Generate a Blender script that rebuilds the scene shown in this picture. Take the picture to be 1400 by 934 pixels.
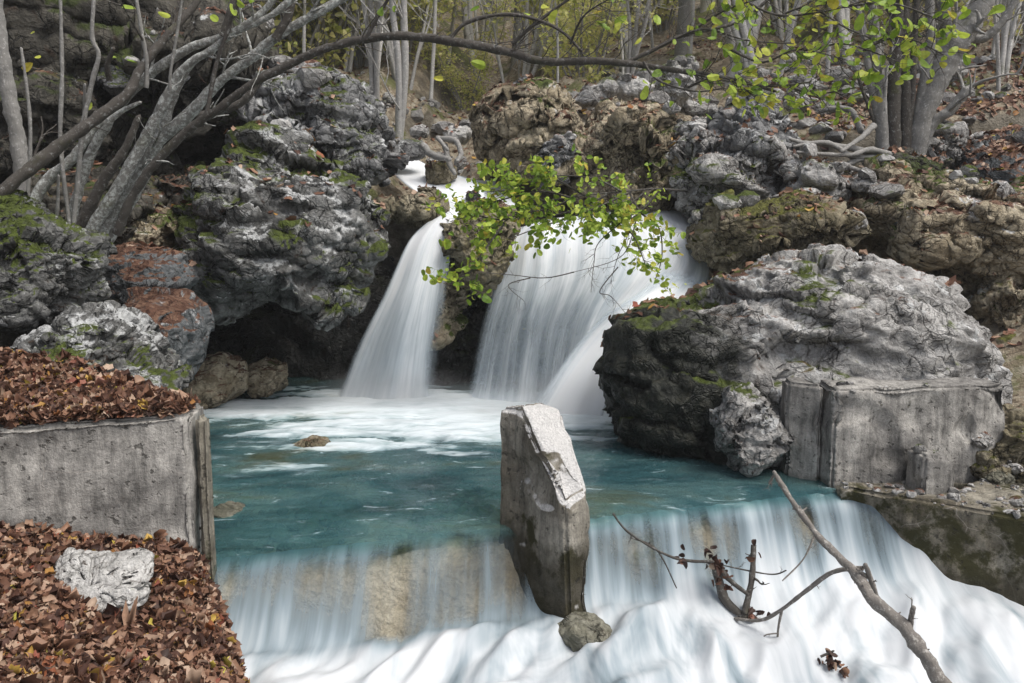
import bpy, math, random
import numpy as np
from mathutils import Vector
random.seed(7); RNG = np.random.default_rng(11)
S = bpy.context.scene; COL = S.collection
for o in list(bpy.data.objects): bpy.data.objects.remove(o)

# ------------------------------------------------------------------ camera, sky, sun, exposure
F = 1089.0; PITCH = math.radians(7.2); CAM = np.array([0., 0., 1.5])
cam = bpy.data.objects.new('camera', bpy.data.cameras.new('camera')); COL.objects.link(cam)
cam.location = CAM; cam.rotation_euler = (math.radians(90) - PITCH, 0, 0)
cam.data.lens = 28; cam.data.sensor_width = 36; cam.data.clip_start = .05; cam.data.clip_end = 600
S.camera = cam
SUN_EL, SUN_AZ = math.radians(58), math.radians(122)     # azimuth measured from +Y towards +X
W = bpy.data.worlds.new('World'); S.world = W; W.use_nodes = True
nt = W.node_tree; sky = nt.nodes.new('ShaderNodeTexSky'); sky.sky_type = 'NISHITA'; sky.sun_disc = False
sky.sun_elevation = SUN_EL; sky.sun_rotation = SUN_AZ; sky.dust_density = 3.5; sky.air_density = .8; sky.ozone_density = 1.2
hs = nt.nodes.new('ShaderNodeHueSaturation'); hs.inputs['Saturation'].default_value = .42; nt.links.new(sky.outputs[0], hs.inputs['Color']); nt.links.new(hs.outputs[0], nt.nodes['Background'].inputs[0]); nt.nodes['Background'].inputs[1].default_value = .125
sl = bpy.data.lights.new('sun', 'SUN'); sl.energy = 1.9; sl.angle = math.radians(34); sl.color = (1, .95, .87)
so = bpy.data.objects.new('sun', sl); COL.objects.link(so)
d = Vector((math.sin(SUN_AZ) * math.cos(SUN_EL), math.cos(SUN_AZ) * math.cos(SUN_EL), math.sin(SUN_EL)))
so.rotation_euler = d.to_track_quat('Z', 'Y').to_euler()
S.view_settings.view_transform = 'Standard'; S.view_settings.look = 'None'
S.view_settings.exposure = .74; S.view_settings.gamma = 1
S.cycles.max_bounces = 6; S.cycles.diffuse_bounces = 3; S.cycles.transparent_max_bounces = 24; S.cycles.caustics_reflective = False
try: S.cycles.use_denoising = True
except Exception: pass

def P(u, v, y):
    """point of the world at distance y in front of the camera, seen at photo pixel (u, v)"""
    a = (u - 700) / F; b = -(v - 467) / F
    dy = math.cos(PITCH) + b * math.sin(PITCH); dz = -math.sin(PITCH) + b * math.cos(PITCH)
    return np.array([a / dy * y, y, 1.5 + dz / dy * y])
def PZ(u, v, z):
    q = P(u, v, 1.0); return P(u, v, (z - 1.5) / (q[2] - 1.5))

# ------------------------------------------------------------------ noise
def _h(i, seed):
    i = i.astype(np.int64)
    n = (i[..., 0] * 374761393 + i[..., 1] * 668265263 + i[..., 2] * 2147483647 + seed * 1274126177) & 0xffffffff
    n = ((n ^ (n >> 13)) * 1274126177) & 0xffffffff
    n = ((n ^ (n >> 16)) * 2246822519) & 0xffffffff
    return (n ^ (n >> 15)) & 0xffffffff
_G = np.array([[1,1,0],[-1,1,0],[1,-1,0],[-1,-1,0],[1,0,1],[-1,0,1],[1,0,-1],[-1,0,-1],[0,1,1],[0,-1,1],[0,1,-1],[0,-1,-1],[1,1,0],[0,-1,1],[-1,1,0],[0,-1,-1]], float)
def perlin(p, seed=0):
    i = np.floor(p); f = p - i; u = f * f * f * (f * (f * 6 - 15) + 10); r = 0
    for dx in (0, 1):
        for dy in (0, 1):
            for dz in (0, 1):
                o = np.array([dx, dy, dz]); g = _G[_h(i + o, seed) & 15]
                w = (u[:, 0] if dx else 1 - u[:, 0]) * (u[:, 1] if dy else 1 - u[:, 1]) * (u[:, 2] if dz else 1 - u[:, 2])
                r = r + w * ((f - o) * g).sum(1)
    return r
def fbm(p, oct=4, seed=0, gain=.5, ridge=False):
    r = 0; a = 1
    for k in range(oct):
        n = perlin(p * 2.03 ** k, seed + k * 17)
        r = r + a * ((.5 - np.abs(n) * 1.6) if ridge else n); a *= gain
    return r
def worley(p, seed=0):
    i = np.floor(p); f = p - i; n = len(p)
    f1 = np.full(n, 9.); f2 = np.full(n, 9.); cid = np.zeros(n)
    for dx in (-1, 0, 1):
        for dy in (-1, 0, 1):
            for dz in (-1, 0, 1):
                o = np.array([dx, dy, dz]); h = _h(i + o, seed)
                j = np.stack([(h & 1023), (h >> 10) & 1023, (h >> 20) & 1023], 1) / 1023.
                dd = ((o + j - f) ** 2).sum(1)
                nw = dd < f1
                f2 = np.where(nw, f1, np.minimum(f2, dd)); f1 = np.where(nw, dd, f1)
                cid = np.where(nw, ((h * 7919) & 1023) / 1023., cid)
    return np.sqrt(f1), np.sqrt(f2), cid
def shards(p, seed=0):
    """tilted facet per cell: broken, angular stone"""
    i = np.floor(p); f = p - i; n = len(p); f1 = np.full(n, 9.); val = np.zeros(n)
    for dx in (-1, 0, 1):
        for dy in (-1, 0, 1):
            for dz in (-1, 0, 1):
                o = np.array([dx, dy, dz]); h = _h(i + o, seed); j = np.stack([(h & 1023), (h >> 10) & 1023, (h >> 20) & 1023], 1) / 1023.
                dv = f - o - j; dd = (dv ** 2).sum(1); g = _h(i + o, seed + 5); t = np.stack([(g & 1023), (g >> 10) & 1023, (g >> 20) & 1023], 1) / 1023. - .5
                v = (dv * t).sum(1) * 1.8 + (((g >> 5) & 255) / 255. - .5) * .7; nw = dd < f1; val = np.where(nw, v, val); f1 = np.where(nw, dd, f1)
    return val
def sst(a, b, x):
    t = np.clip((x - a) / (b - a), 0, 1); return t * t * (3 - 2 * t)

# ------------------------------------------------------------------ mesh helpers
def mesh_np(name, V, Fc, mat, attrs=None, smooth=True, parent=None, uv=None):
    V = np.asarray(V, np.float32); Fc = np.asarray(Fc, np.int32); k = Fc.shape[1]
    m = bpy.data.meshes.new(name); m.vertices.add(len(V)); m.vertices.foreach_set('co', V.ravel())
    m.loops.add(Fc.size); m.loops.foreach_set('vertex_index', Fc.ravel())
    m.polygons.add(len(Fc)); m.polygons.foreach_set('loop_start', np.arange(0, Fc.size, k, dtype=np.int32))
    m.update(calc_edges=True)
    m.polygons.foreach_set('use_smooth', np.full(len(Fc), smooth))
    for an, av in (attrs or {}).items():
        a = m.attributes.new(an, 'FLOAT', 'POINT'); a.data.foreach_set('value', np.asarray(av, np.float32))
    if uv is not None:
        l = m.uv_layers.new(name='uv'); l.data.foreach_set('uv', np.asarray(uv, np.float32)[Fc.ravel()].ravel())
    m.materials.append(mat); o = bpy.data.objects.new(name, m); COL.objects.link(o)
    if parent: o.parent = parent
    return o
def tag(o, label=None, cat=None, group=None, kind=None):
    if label: o['label'] = label
    if cat: o['category'] = cat
    if group: o['group'] = group
    if kind: o['kind'] = kind
    return o
def empty(name, loc=(0, 0, 0)):
    e = bpy.data.objects.new(name, None); COL.objects.link(e); e.location = loc; return e
def grid_faces(nu, nv):
    i = np.arange(nu * nv).reshape(nv, nu)
    return np.stack([i[:-1, :-1].ravel(), i[:-1, 1:].ravel(), i[1:, 1:].ravel(), i[1:, :-1].ravel()], 1)
_ico = {}
def ico(l):
    if l not in _ico:
        import bmesh
        b = bmesh.new(); bmesh.ops.create_icosphere(b, subdivisions=l, radius=1)
        m = bpy.data.meshes.new('t'); b.to_mesh(m); b.free()
        v = np.empty(len(m.vertices) * 3); m.vertices.foreach_get('co', v)
        f = np.empty(len(m.polygons) * 3, np.int32); m.polygons.foreach_get('vertices', f)
        _ico[l] = (v.reshape(-1, 3), f.reshape(-1, 3)); bpy.data.meshes.remove(m)
    return _ico[l]
def vnorm(V, Fc):
    n = np.cross(V[Fc[:, 1]] - V[Fc[:, 0]], V[Fc[:, 2]] - V[Fc[:, 0]]); N = np.zeros_like(V)
    for c in range(3):
        for k in range(Fc.shape[1]): N[:, c] += np.bincount(Fc[:, k], n[:, c], len(V))
    return N / (np.linalg.norm(N, axis=1, keepdims=True) + 1e-12)

# ------------------------------------------------------------------ materials
class NB:
    def __init__(s, name):
        s.m = bpy.data.materials.new(name); s.m.use_nodes = True; s.t = s.m.node_tree; s.t.nodes.clear()
        s.out = s.n('ShaderNodeOutputMaterial')
    def n(s, ty, **k):
        x = s.t.nodes.new(ty)
        for a, b in k.items(): setattr(x, a, b)
        return x
    def L(s, a, b): s.t.links.new(a, b)
    def put(s, sock, v):
        if isinstance(v, bpy.types.NodeSocket): s.L(v, sock)
        elif isinstance(v, tuple) and len(v) == 3 and sock.type == 'RGBA': sock.default_value = (*v, 1)
        else: sock.default_value = v
    def pos(s, sc=(1, 1, 1), obj=False):
        if obj: p = s.n('ShaderNodeTexCoord').outputs['Object']
        else: p = s.n('ShaderNodeNewGeometry').outputs['Position']
        m = s.n('ShaderNodeMapping'); m.inputs['Scale'].default_value = sc; s.L(p, m.inputs[0]); return m.outputs[0]
    def noise(s, vec, scale, det=4, rough=.55, dist=0):
        x = s.n('ShaderNodeTexNoise'); s.L(vec, x.inputs['Vector'])
        x.inputs['Scale'].default_value = scale; x.inputs['Detail'].default_value = det; x.inputs['Roughness'].default_value = rough; x.inputs['Distortion'].default_value = dist
        return x.outputs['Fac']
    def vor(s, vec, scale, feat='F1', out='Distance'):
        x = s.n('ShaderNodeTexVoronoi', feature=feat); s.L(vec, x.inputs['Vector']); x.inputs['Scale'].default_value = scale; return x.outputs[out]
    def ramp(s, fac, stops, interp='LINEAR'):
        r = s.n('ShaderNodeValToRGB'); s.L(fac, r.inputs[0]); e = r.color_ramp.elements; r.color_ramp.interpolation = interp
        while len(e) < len(stops): e.new(.5)
        for q, (p, c) in zip(e, stops): q.position = p; q.color = (c, c, c, 1) if isinstance(c, (int, float)) else (*c, 1)
        return r.outputs[0]
    def rng(s, v, a, b, c=0., d=1.):
        r = s.n('ShaderNodeMapRange'); r.interpolation_type = 'SMOOTHSTEP'; s.L(v, r.inputs[0])
        for i, q in zip((1, 2, 3, 4), (a, b, c, d)): r.inputs[i].default_value = q
        return r.outputs[0]
    def math(s, op, a, b=0.):
        x = s.n('ShaderNodeMath', operation=op); s.put(x.inputs[0], a); s.put(x.inputs[1], b); return x.outputs[0]
    def mix(s, f, a, b, mode='MIX'):
        x = s.n('ShaderNodeMix', data_type='RGBA', blend_type=mode); s.put(x.inputs[0], f); s.put(x.inputs[6], a); s.put(x.inputs[7], b); return x.outputs[2]
    def attr(s, name): return s.n('ShaderNodeAttribute', attribute_name=name).outputs['Fac']
    def nz(s):
        x = s.n('ShaderNodeSeparateXYZ'); s.L(s.n('ShaderNodeNewGeometry').outputs['Normal'], x.inputs[0]); return x.outputs[2]
    def bump(s, h, st, dist=.02, prev=None):
        b = s.n('ShaderNodeBump'); b.inputs['Strength'].default_value = st; b.inputs['Distance'].default_value = dist; s.L(h, b.inputs['Height'])
        if prev is not None: s.L(prev, b.inputs['Normal'])
        return b.outputs[0]
    def bsdf(s, col, rough=.8, nor=None, spec=.3, **k):
        b = s.n('ShaderNodeBsdfPrincipled'); s.put(b.inputs['Base Color'], col); s.put(b.inputs['Roughness'], rough); b.inputs['Specular IOR Level'].default_value = spec
        if nor is not None: s.L(nor, b.inputs['Normal'])
        for a, v in k.items(): s.put(b.inputs[a], v)
        return b.outputs[0]
    def done(s, sh): s.L(sh, s.out.inputs[0]); return s.m

def rock_mat(name, dark, mid, light, moss=.0, litter=.0, lichen=.0, rough=.85, wet=False, tint_amt=.5, soil=(.10, .055, .032), mossc=(.05, .065, .012), cracks=1., flank=None):
    b = NB(name); p = b.pos()
    n1 = b.noise(p, 2.2, 6, .62, .4); n2 = b.noise(p, 11, 6, .65, .6); n3 = b.noise(p, 55, 5, .7)
    base = b.ramp(b.math('ADD', b.math('MULTIPLY', n1, .55), b.math('MULTIPLY', n2, .45)), [(.36, dark), (.5, mid), (.64, light)])
    t = b.attr('tint'); base = b.mix(tint_amt, base, b.ramp(t, [(0, dark), (.45, mid), (.75, light), (1, light)]), 'MIX')
    base = b.mix(b.rng(b.math('ADD', b.attr('crev'), b.math('MULTIPLY', b.math('SUBTRACT', n2, .5), .5)), .6, 1.05), base, tuple(c * .38 + .004 for c in soil))  # crevices darkened in the colour as occlusion shade, tinted like soil
    sp = b.ramp(n3, [(.3, .62), (.5, 1), (.7, 1.3)]); base = b.mix(.75, base, sp, 'MULTIPLY')
    vein = b.noise(b.pos((1, 1, 2.4)), 3.4, 6, .6, 1.8)
    base = b.mix(b.rng(b.math('ABSOLUTE', b.math('SUBTRACT', vein, .5)), .035, 0, 0, .35), base, dark)
    wn = b.n('ShaderNodeTexNoise'); b.L(p, wn.inputs['Vector']); wn.inputs['Scale'].default_value = 5; wn.inputs['Detail'].default_value = 5; wp = b.mix(.16, p, wn.outputs['Color'])
    k1 = b.rng(b.vor(wp, 6.5, 'DISTANCE_TO_EDGE'), 0, .055); k2 = b.rng(b.vor(wp, 19, 'DISTANCE_TO_EDGE'), 0, .10); cm = b.rng(b.noise(p, 2.6, 4, .6), .42, .56)
    kk = b.math('SUBTRACT', 1., b.math('MULTIPLY', cm, b.math('ADD', b.math('MULTIPLY', b.math('SUBTRACT', 1., k1), .6), b.math('MULTIPLY', b.math('SUBTRACT', 1., k2), .35))))
    base = b.mix(1., base, b.mix(kk, tuple(c * 1.2 for c in dark), (1., 1., 1.)), 'MULTIPLY') if cracks else base
    if lichen:
        lm = b.rng(b.math('ADD', b.noise(p, 4.5, 9, .72), b.math('MULTIPLY', b.nz(), .10)), .66 - .16 * lichen, .72 - .12 * lichen)
        base = b.mix(b.math('MULTIPLY', lm, .75), base, (.56, .57, .57))
        lm2 = b.rng(b.noise(p, 9, 6, .7), .55, .68); base = b.mix(b.math('MULTIPLY', lm2, .5 * lichen), base, (.035, .035, .033))
    if litter:
        f = b.rng(b.math('ADD', b.nz(), b.math('MULTIPLY', b.math('SUBTRACT', b.noise(p, 1.7, 5, .7), .5), 2.2)), 1.05 - .5 * litter, 1.25 - .5 * litter)
        lc = b.ramp(b.vor(p, 34, out='Color'), [(.1, (.05, .022, .014)), (.5, (.115, .058, .038)), (.9, (.20, .12, .08))])
        base = b.mix(f, base, lc)
    mb = None; fl_ = None
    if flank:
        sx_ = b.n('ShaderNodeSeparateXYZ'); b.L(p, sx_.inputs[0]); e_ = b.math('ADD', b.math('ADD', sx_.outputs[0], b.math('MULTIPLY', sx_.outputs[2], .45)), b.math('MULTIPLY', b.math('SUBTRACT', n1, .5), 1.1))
        fl_ = b.rng(e_, flank[0] + .32, flank[0] + .02); base = b.mix(fl_, base, b.ramp(n2, [(.3, (.009, .010, .009)), (.55, (.024, .026, .02)), (.75, (.055, .05, .036))]))  # wet stain; the side turned from the sun is also shaded in its colour
    if moss:
        mn = b.math('ADD', b.math('MULTIPLY', b.nz(), .16), b.noise(p, 1.25, 8, .64, .3))
        mb = b.rng(mn, .72 - .22 * moss, .79 - .22 * moss)
        mc = b.mix(b.ramp(b.noise(p, 26, 5, .7), [(.3, 0), (.7, 1)]), tuple(c * .45 for c in mossc), tuple(c * 1.9 for c in mossc))
        base = b.mix(mb, base, mc)
    h = b.math('ADD', b.math('MULTIPLY', n2, .55), b.math('ADD', b.math('MULTIPLY', n3, .3), b.math('MULTIPLY', b.vor(wp, 21), .45)))
    h = b.math('ADD', h, b.math('MULTIPLY', kk, .75 * cracks))
    nor = b.bump(h, .85, .045)
    nor = b.bump(b.noise(p, 140, 3, .6), .5, .008, nor)
    r = b.rng(n2, .3, .7, .18, .5) if wet else rough
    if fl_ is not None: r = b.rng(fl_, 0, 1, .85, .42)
    return b.done(b.bsdf(base, r, nor, .5 if wet else .25))

M = {}
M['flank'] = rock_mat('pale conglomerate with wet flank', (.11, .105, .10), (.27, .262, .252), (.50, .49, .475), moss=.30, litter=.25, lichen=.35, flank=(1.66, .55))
M['grey'] = rock_mat('grey limestone', (.075, .078, .082), (.145, .145, .145), (.30, .30, .30), moss=.5, lichen=.4)
M['pale'] = rock_mat('pale conglomerate', (.11, .105, .10), (.27, .262, .252), (.50, .49, .475), moss=.30, litter=.35, lichen=.35)
M['lichen'] = rock_mat('lichened rock', (.035, .037, .037), (.082, .082, .078), (.25, .25, .245), moss=.66, lichen=.66)
M['tan'] = rock_mat('tan tufa', (.09, .070, .045), (.26, .215, .145), (.50, .44, .33), moss=.34, litter=.55, lichen=.15)
M['tanmoss'] = rock_mat('mossy tufa', (.075, .064, .038), (.18, .155, .10), (.36, .32, .24), moss=.52, litter=.3, mossc=(.085, .085, .02))
M['wetshade'] = rock_mat('wet rock with shade in its colour', (.005, .006, .006), (.014, .015, .013), (.036, .034, .028), moss=.5, rough=.4, wet=True, mossc=(.02, .024, .008))  # wet rock, blackened further so its colour carries the cave's shade
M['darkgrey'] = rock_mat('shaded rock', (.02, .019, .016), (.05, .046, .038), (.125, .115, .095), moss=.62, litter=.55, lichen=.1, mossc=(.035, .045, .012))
M['wetgrey'] = rock_mat('wet grey rock', (.03, .034, .037), (.07, .076, .08), (.14, .148, .155), moss=.2, lichen=.2)
M['white'] = rock_mat('white boulder', (.28, .275, .26), (.42, .41, .395), (.56, .55, .53), moss=.05, lichen=.0, cracks=.3)
M['slab'] = rock_mat('slab with soil', (.045, .05, .053), (.10, .108, .112), (.20, .21, .215), litter=.95, lichen=.25)
M['bed'] = rock_mat('stream stones', (.06, .06, .045), (.14, .135, .10), (.28, .27, .22), moss=.3)

# ------------------------------------------------------------------ rocks
def carve(V, Fc, seed, big, peb, psize, strat, amp=1., warp=.25, R=1., sh=.8):
    """real relief: broad lumps, ledges, pebbles and crevices pushed along the normal"""
    N = vnorm(V, Fc); sc = 1 / max(R, .05)
    V = V + N * (fbm(V * sc * 1.3, 2, seed) * big * R * .5)[:, None]
    rg = fbm(V * np.array([1, 1, 1.8]) * sc * 2.4 + 5, 4, seed + 3, .55, True)
    V = V + N * (rg * big * R * .16 - .05 * R * sst(.06, 0, np.abs(perlin(V * sc * np.array([1.1, 1.1, 2.]) + 9, seed + 12))))[:, None]
    if strat:
        tl = V[:, 2] * 1. + V[:, 0] * .18 + .25 * perlin(V * 1.2, seed + 9)
        V = V + N * ((np.abs(((tl * 4.2) % 1) - .5) * 2 - .5) * strat * (.5 + .9 * perlin(V * 2.1, seed + 4)))[:, None]
    if sh:
        N = vnorm(V, Fc); w_ = V + .035 * np.stack([perlin(V * 4, seed + 61 + k) for k in range(3)], 1); st_ = np.array([1, 1, 1.5])
        ca, sa = math.cos(.5 + seed), math.sin(.5 + seed) * .5; w_ = np.stack([w_[:, 0] * ca + w_[:, 2] * sa, w_[:, 1], -w_[:, 0] * sa + w_[:, 2]], 1); st_ = np.array([.75, .9, 1.75])
        V = V + N * (shards(w_ / (psize * 4.2) * st_, seed + 70) * psize * .85 * sh + shards(w_ / (psize * 1.7) * st_, seed + 71) * psize * .42 * sh + shards(w_ / (psize * .7) * st_ + 3, seed + 72) * psize * .15 * sh)[:, None]
    N = vnorm(V, Fc)
    q = V + warp * psize * np.stack([perlin(V / psize * .8, seed + 31 + k) for k in range(3)], 1) * 3
    f1, f2, cid = worley(q / psize * np.array([1, 1, 1.25]), seed + 1)
    h1 = np.sqrt(np.clip(1 - (f1 / .78) ** 2, 0, 1)) * (.35 + .9 * cid); c1 = 1 - sst(0, .22, f2 - f1)
    g1, g2, gid = worley(q / psize * 2.6 + 7, seed + 2)
    h2 = np.sqrt(np.clip(1 - (g1 / .75) ** 2, 0, 1)) * (.3 + gid); c2 = 1 - sst(0, .2, g2 - g1)
    msk = sst(-.25, .3, perlin(V * sc * 2.2, seed + 8))
    V = V + N * (peb * (h1 - .35 * c1) * (.35 + .65 * msk) + peb * .38 * (h2 - .3 * c2))[:, None]
    V = V + N * (fbm(V / psize * 1.6, 4, seed + 6, .62) * peb * 1.1)[:, None]
    tint = np.clip(.15 + .5 * cid + .35 * gid, 0, 1)
    return V, dict(tint=tint, crev=np.clip(c1 * .75 * (.4 + .6 * msk) + c2 * .3, 0, 1))
def boulder(label, outline, y, T, mat, seed, lvl=6, name='boulder', cat='boulder', big=.35, peb=.025, psize=.14, strat=0., eps=.75, facets=16, lean=.25, group=None, fmin=.74, sh=1.1):
    q = np.array([P(u, v, y) for u, v in outline]); c = (q.min(0) + q.max(0)) / 2
    pts = []
    for a, bb in zip(q, np.roll(q, -1, 0)):
        for t in np.linspace(0, 1, 12, endpoint=False): pts.append(a * (1 - t) + bb * t)
    pts = np.array(pts) - c; ang = np.arctan2(pts[:, 2], pts[:, 0]); rad = np.hypot(pts[:, 0], pts[:, 2])
    o = np.argsort(ang); ang = ang[o]; rad = rad[o]
    V0, Fc = ico(lvl); a, bb, z = V0.T
    t = np.arctan2(z, a); r = np.hypot(a, z)
    R = np.interp(t, np.r_[ang - 2 * np.pi, ang, ang + 2 * np.pi], np.r_[rad, rad, rad])
    rr = r ** eps
    V = np.stack([np.cos(t) * R * rr, np.sign(bb) * np.abs(bb) ** eps * T, np.sin(t) * R * rr], 1)
    rg = np.random.default_rng(seed)
    for k in range(facets):
        n = rg.normal(size=3); n[1] -= .5; n /= np.linalg.norm(n); dd = V @ n; mx = dd.max() * rg.uniform(fmin, .97)
        V = V - n * (np.maximum(0, dd - mx) * .85)[:, None]
    V[:, 1] += lean * V[:, 2]
    Rm = float(np.mean(rad)); V, at = carve(V * np.array([.955, 1, .955]) + c, Fc, seed, big * .7, peb * .26, psize, strat, R=Rm, sh=sh if lvl > 5 else 0)
    ob = mesh_np(name, V, Fc, M[mat], at)
    base = c.copy()
    return tag(ob, label, cat, group)

B = boulder
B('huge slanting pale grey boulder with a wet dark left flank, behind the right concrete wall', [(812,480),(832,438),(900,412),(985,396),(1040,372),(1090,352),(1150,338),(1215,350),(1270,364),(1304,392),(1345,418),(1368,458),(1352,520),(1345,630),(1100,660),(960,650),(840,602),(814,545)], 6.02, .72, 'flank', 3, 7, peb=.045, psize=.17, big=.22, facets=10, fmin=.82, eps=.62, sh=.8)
B('small light grey boulder at the foot of the pale boulder by the pool', [(975,572),(998,530),(1025,520),(1050,545),(1082,600),(1078,640),(980,640)], 5.12, .26, 'pale', 8, 6, peb=.012, psize=.12, sh=.8)
B('huge grey boulder with white lichen and a mossy face overhanging the dark cave', [(228,345),(245,300),(305,220),(335,190),(400,178),(470,204),(512,258),(538,305),(525,360),(492,400),(478,440),(440,405),(380,396),(320,415),(265,400)], 7.25, .85, 'lichen', 12, 7, peb=.045, psize=.2, big=.35)
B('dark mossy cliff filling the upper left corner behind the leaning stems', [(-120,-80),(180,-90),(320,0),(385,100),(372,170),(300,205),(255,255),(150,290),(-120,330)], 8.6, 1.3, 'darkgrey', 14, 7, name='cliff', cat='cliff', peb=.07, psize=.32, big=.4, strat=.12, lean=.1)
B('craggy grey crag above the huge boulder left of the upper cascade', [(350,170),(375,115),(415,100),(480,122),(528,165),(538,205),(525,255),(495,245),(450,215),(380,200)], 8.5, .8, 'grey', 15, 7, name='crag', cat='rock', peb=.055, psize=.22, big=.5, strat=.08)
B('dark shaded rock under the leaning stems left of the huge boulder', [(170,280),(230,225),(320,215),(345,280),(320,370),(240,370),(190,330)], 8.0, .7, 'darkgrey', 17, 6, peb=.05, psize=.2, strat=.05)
B('white lichened pebbly boulder at the left edge, the upper one', [(-90,290),(0,270),(40,290),(92,318),(125,352),(138,400),(118,438),(60,440),(-90,420)], 4.7, .6, 'lichen', 19, 7, peb=.028, psize=.085, big=.3)
B('pebbly lichened boulder behind the left concrete wall beside the brown leaves', [(20,500),(70,445),(120,426),(172,450),(212,490),(242,530),(252,575),(150,600),(20,590)], 4.35, .5, 'lichen', 21, 7, peb=.024, psize=.075, big=.28)
B('low dark rock at the left edge under the pebbly overhang', [(-90,425),(0,428),(60,440),(70,500),(-20,540),(-90,530)], 4.85, .4, 'darkgrey', 22, 6, peb=.02, psize=.1)
B('smooth grey slab boulder with rusty brown soil on its sloping top', [(135,400),(165,384),(215,394),(258,422),(274,452),(268,505),(240,540),(175,520),(145,450)], 5.45, .5, 'slab', 24, 6, peb=.014, psize=.2, big=.22, lean=.5, sh=.2)
B('rounded grey boulder at the left edge of the pool before the cave', [(240,525),(275,492),(308,484),(334,500),(342,535),(322,556),(268,556)], 7.2, .28, 'tan', 26, 6, peb=.01, psize=.15, sh=.4)
B('small round brown boulder at the cave mouth right of the grey one', [(333,500),(360,486),(390,494),(397,520),(374,545),(340,540)], 7.55, .25, 'tan', 27, 6, peb=.01, psize=.15, sh=.4)
B('blocky tan rock under the leaning stems above the red soil', [(145,318),(170,296),(215,286),(246,305),(238,345),(170,350)], 6.7, .35, 'tan', 28, 6, peb=.012, psize=.14)
B('rock wall at the back of the dark cave', [(180,300),(480,300),(640,330),(640,640),(180,640)], 9.3, .6, 'wetshade', 30, 6, name='rock_wall', cat='rock', peb=.03, psize=.3)
B('mossy brown rock dividing the left fall from the right fall', [(612,300),(640,275),(690,270),(712,310),(690,365),(662,405),(636,392),(616,350)], 7.95, .4, 'tanmoss', 32, 6, peb=.03, psize=.14)
B('wet tapering rock tongue hanging beside the left fall', [(575,380),(612,330),(632,380),(628,440),(604,495),(585,490)], 8.0, .2, 'tan', 33, 6, peb=.02, psize=.12)
B('dark wet rock core in the gap between the two falls', [(560,330),(640,330),(680,400),(670,600),(560,600)], 8.75, .4, 'wetshade', 34, 6, peb=.03, psize=.2)
B('wide rounded rock ledge behind the right fall', [(655,400),(692,330),(760,302),(880,298),(945,320),(985,400),(985,620),(650,620)], 8.9, .75, 'wetgrey', 35, 7, name='rock_ledge', cat='rock', peb=.03, psize=.2)
B('dome shaped mossy boulder beside the upper cascade', [(528,282),(555,270),(590,276),(604,294),(575,310),(545,306)], 8.25, .3, 'tanmoss', 37, 6, peb=.012, psize=.15)
B('tan crag at the left end of the central ridge above the upper pool', [(664,185),(685,150),(730,128),(785,140),(806,190),(795,245),(740,252),(700,236),(668,240)], 9.4, .7, 'tan', 38, 7, name='crag', cat='rock', peb=.07, psize=.26, big=.55, strat=.07)
B('folded tan tufa outcrop behind the leafy sprig', [(785,180),(825,140),(890,140),(925,190),(925,255),(870,290),(800,275)], 9.1, .7, 'tan', 39, 7, name='outcrop', cat='rock', peb=.07, psize=.24, big=.5, strat=.10)
B('upright pale grey slab below the tan crag', [(735,205),(755,182),(778,190),(778,250),(742,255)], 8.75, .15, 'grey', 40, 6, name='rock_slab', cat='rock', peb=.012)
B('bright white boulder on the slope under the arching branch', [(893,140),(912,103),(944,84),(950,115),(932,142),(905,155)], 10.6, .35, 'white', 41, 6, peb=.012)
B('pale rock spur right of the leafy sprig top', [(905,250),(930,200),(968,178),(1010,190),(1066,235),(1072,285),(1000,300),(940,285)], 8.5, .6, 'pale', 43, 7, name='rock_spur', cat='rock', peb=.05, psize=.18, big=.5)
B('knobbly grey tufa head jutting from the right bank', [(968,190),(995,152),(1040,142),(1078,162),(1098,200),(1066,222),(1015,222)], 8.6, .45, 'grey', 44, 6, name='tufa_head', cat='rock', peb=.06, psize=.15, big=.5)
B('olive mossy boulder with a flat face above the pale boulder', [(930,300),(998,262),(1062,264),(1130,288),(1160,335),(1110,365),(1030,400),(975,385),(945,335)], 7.7, .75, 'tanmoss', 45, 7, peb=.03, psize=.2, big=.35)
B('blocky pale rock between the roots and the mossy boulder', [(1066,245),(1105,212),(1150,225),(1150,275),(1100,285)], 8.0, .3, 'pale', 46, 6, peb=.02)
B('long conglomerate bank overhanging on the right side', [(1090,300),(1180,235),(1300,240),(1480,262),(1480,395),(1330,385),(1230,355),(1130,340)], 8.0, .75, 'tan', 47, 7, name='rock_bank', cat='rock', peb=.06, psize=.20, big=.4, strat=.08)
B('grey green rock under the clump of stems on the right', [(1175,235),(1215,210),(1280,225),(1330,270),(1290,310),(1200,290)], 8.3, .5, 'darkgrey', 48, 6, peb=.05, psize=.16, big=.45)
B('pale angular boulder right of the clump of stems', [(1262,212),(1288,178),(1318,190),(1312,222),(1275,235)], 8.9, .25, 'pale', 49, 6, peb=.015)
B('tan boulder under the right overhang', [(1335,415),(1375,388),(1470,392),(1470,470),(1350,468)], 7.3, .5, 'tan', 50, 6, peb=.03)
B('low mossy rock at the right edge above the side stream', [(1335,488),(1380,472),(1470,470),(1470,515),(1345,512)], 7.0, .4, 'tanmoss', 51, 6, peb=.02)
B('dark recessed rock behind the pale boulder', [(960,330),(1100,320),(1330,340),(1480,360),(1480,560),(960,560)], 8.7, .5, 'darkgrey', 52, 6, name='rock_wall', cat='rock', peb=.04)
B('brown leafy hump of bank at the right edge behind the clump of stems', [(1275,245),(1310,205),(1370,180),(1480,165),(1480,300),(1320,300)], 8.9, .7, 'slab', 63, 6, name='bank_hump', cat='bank', peb=.03, psize=.2, lean=1.1, sh=.5)
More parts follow.
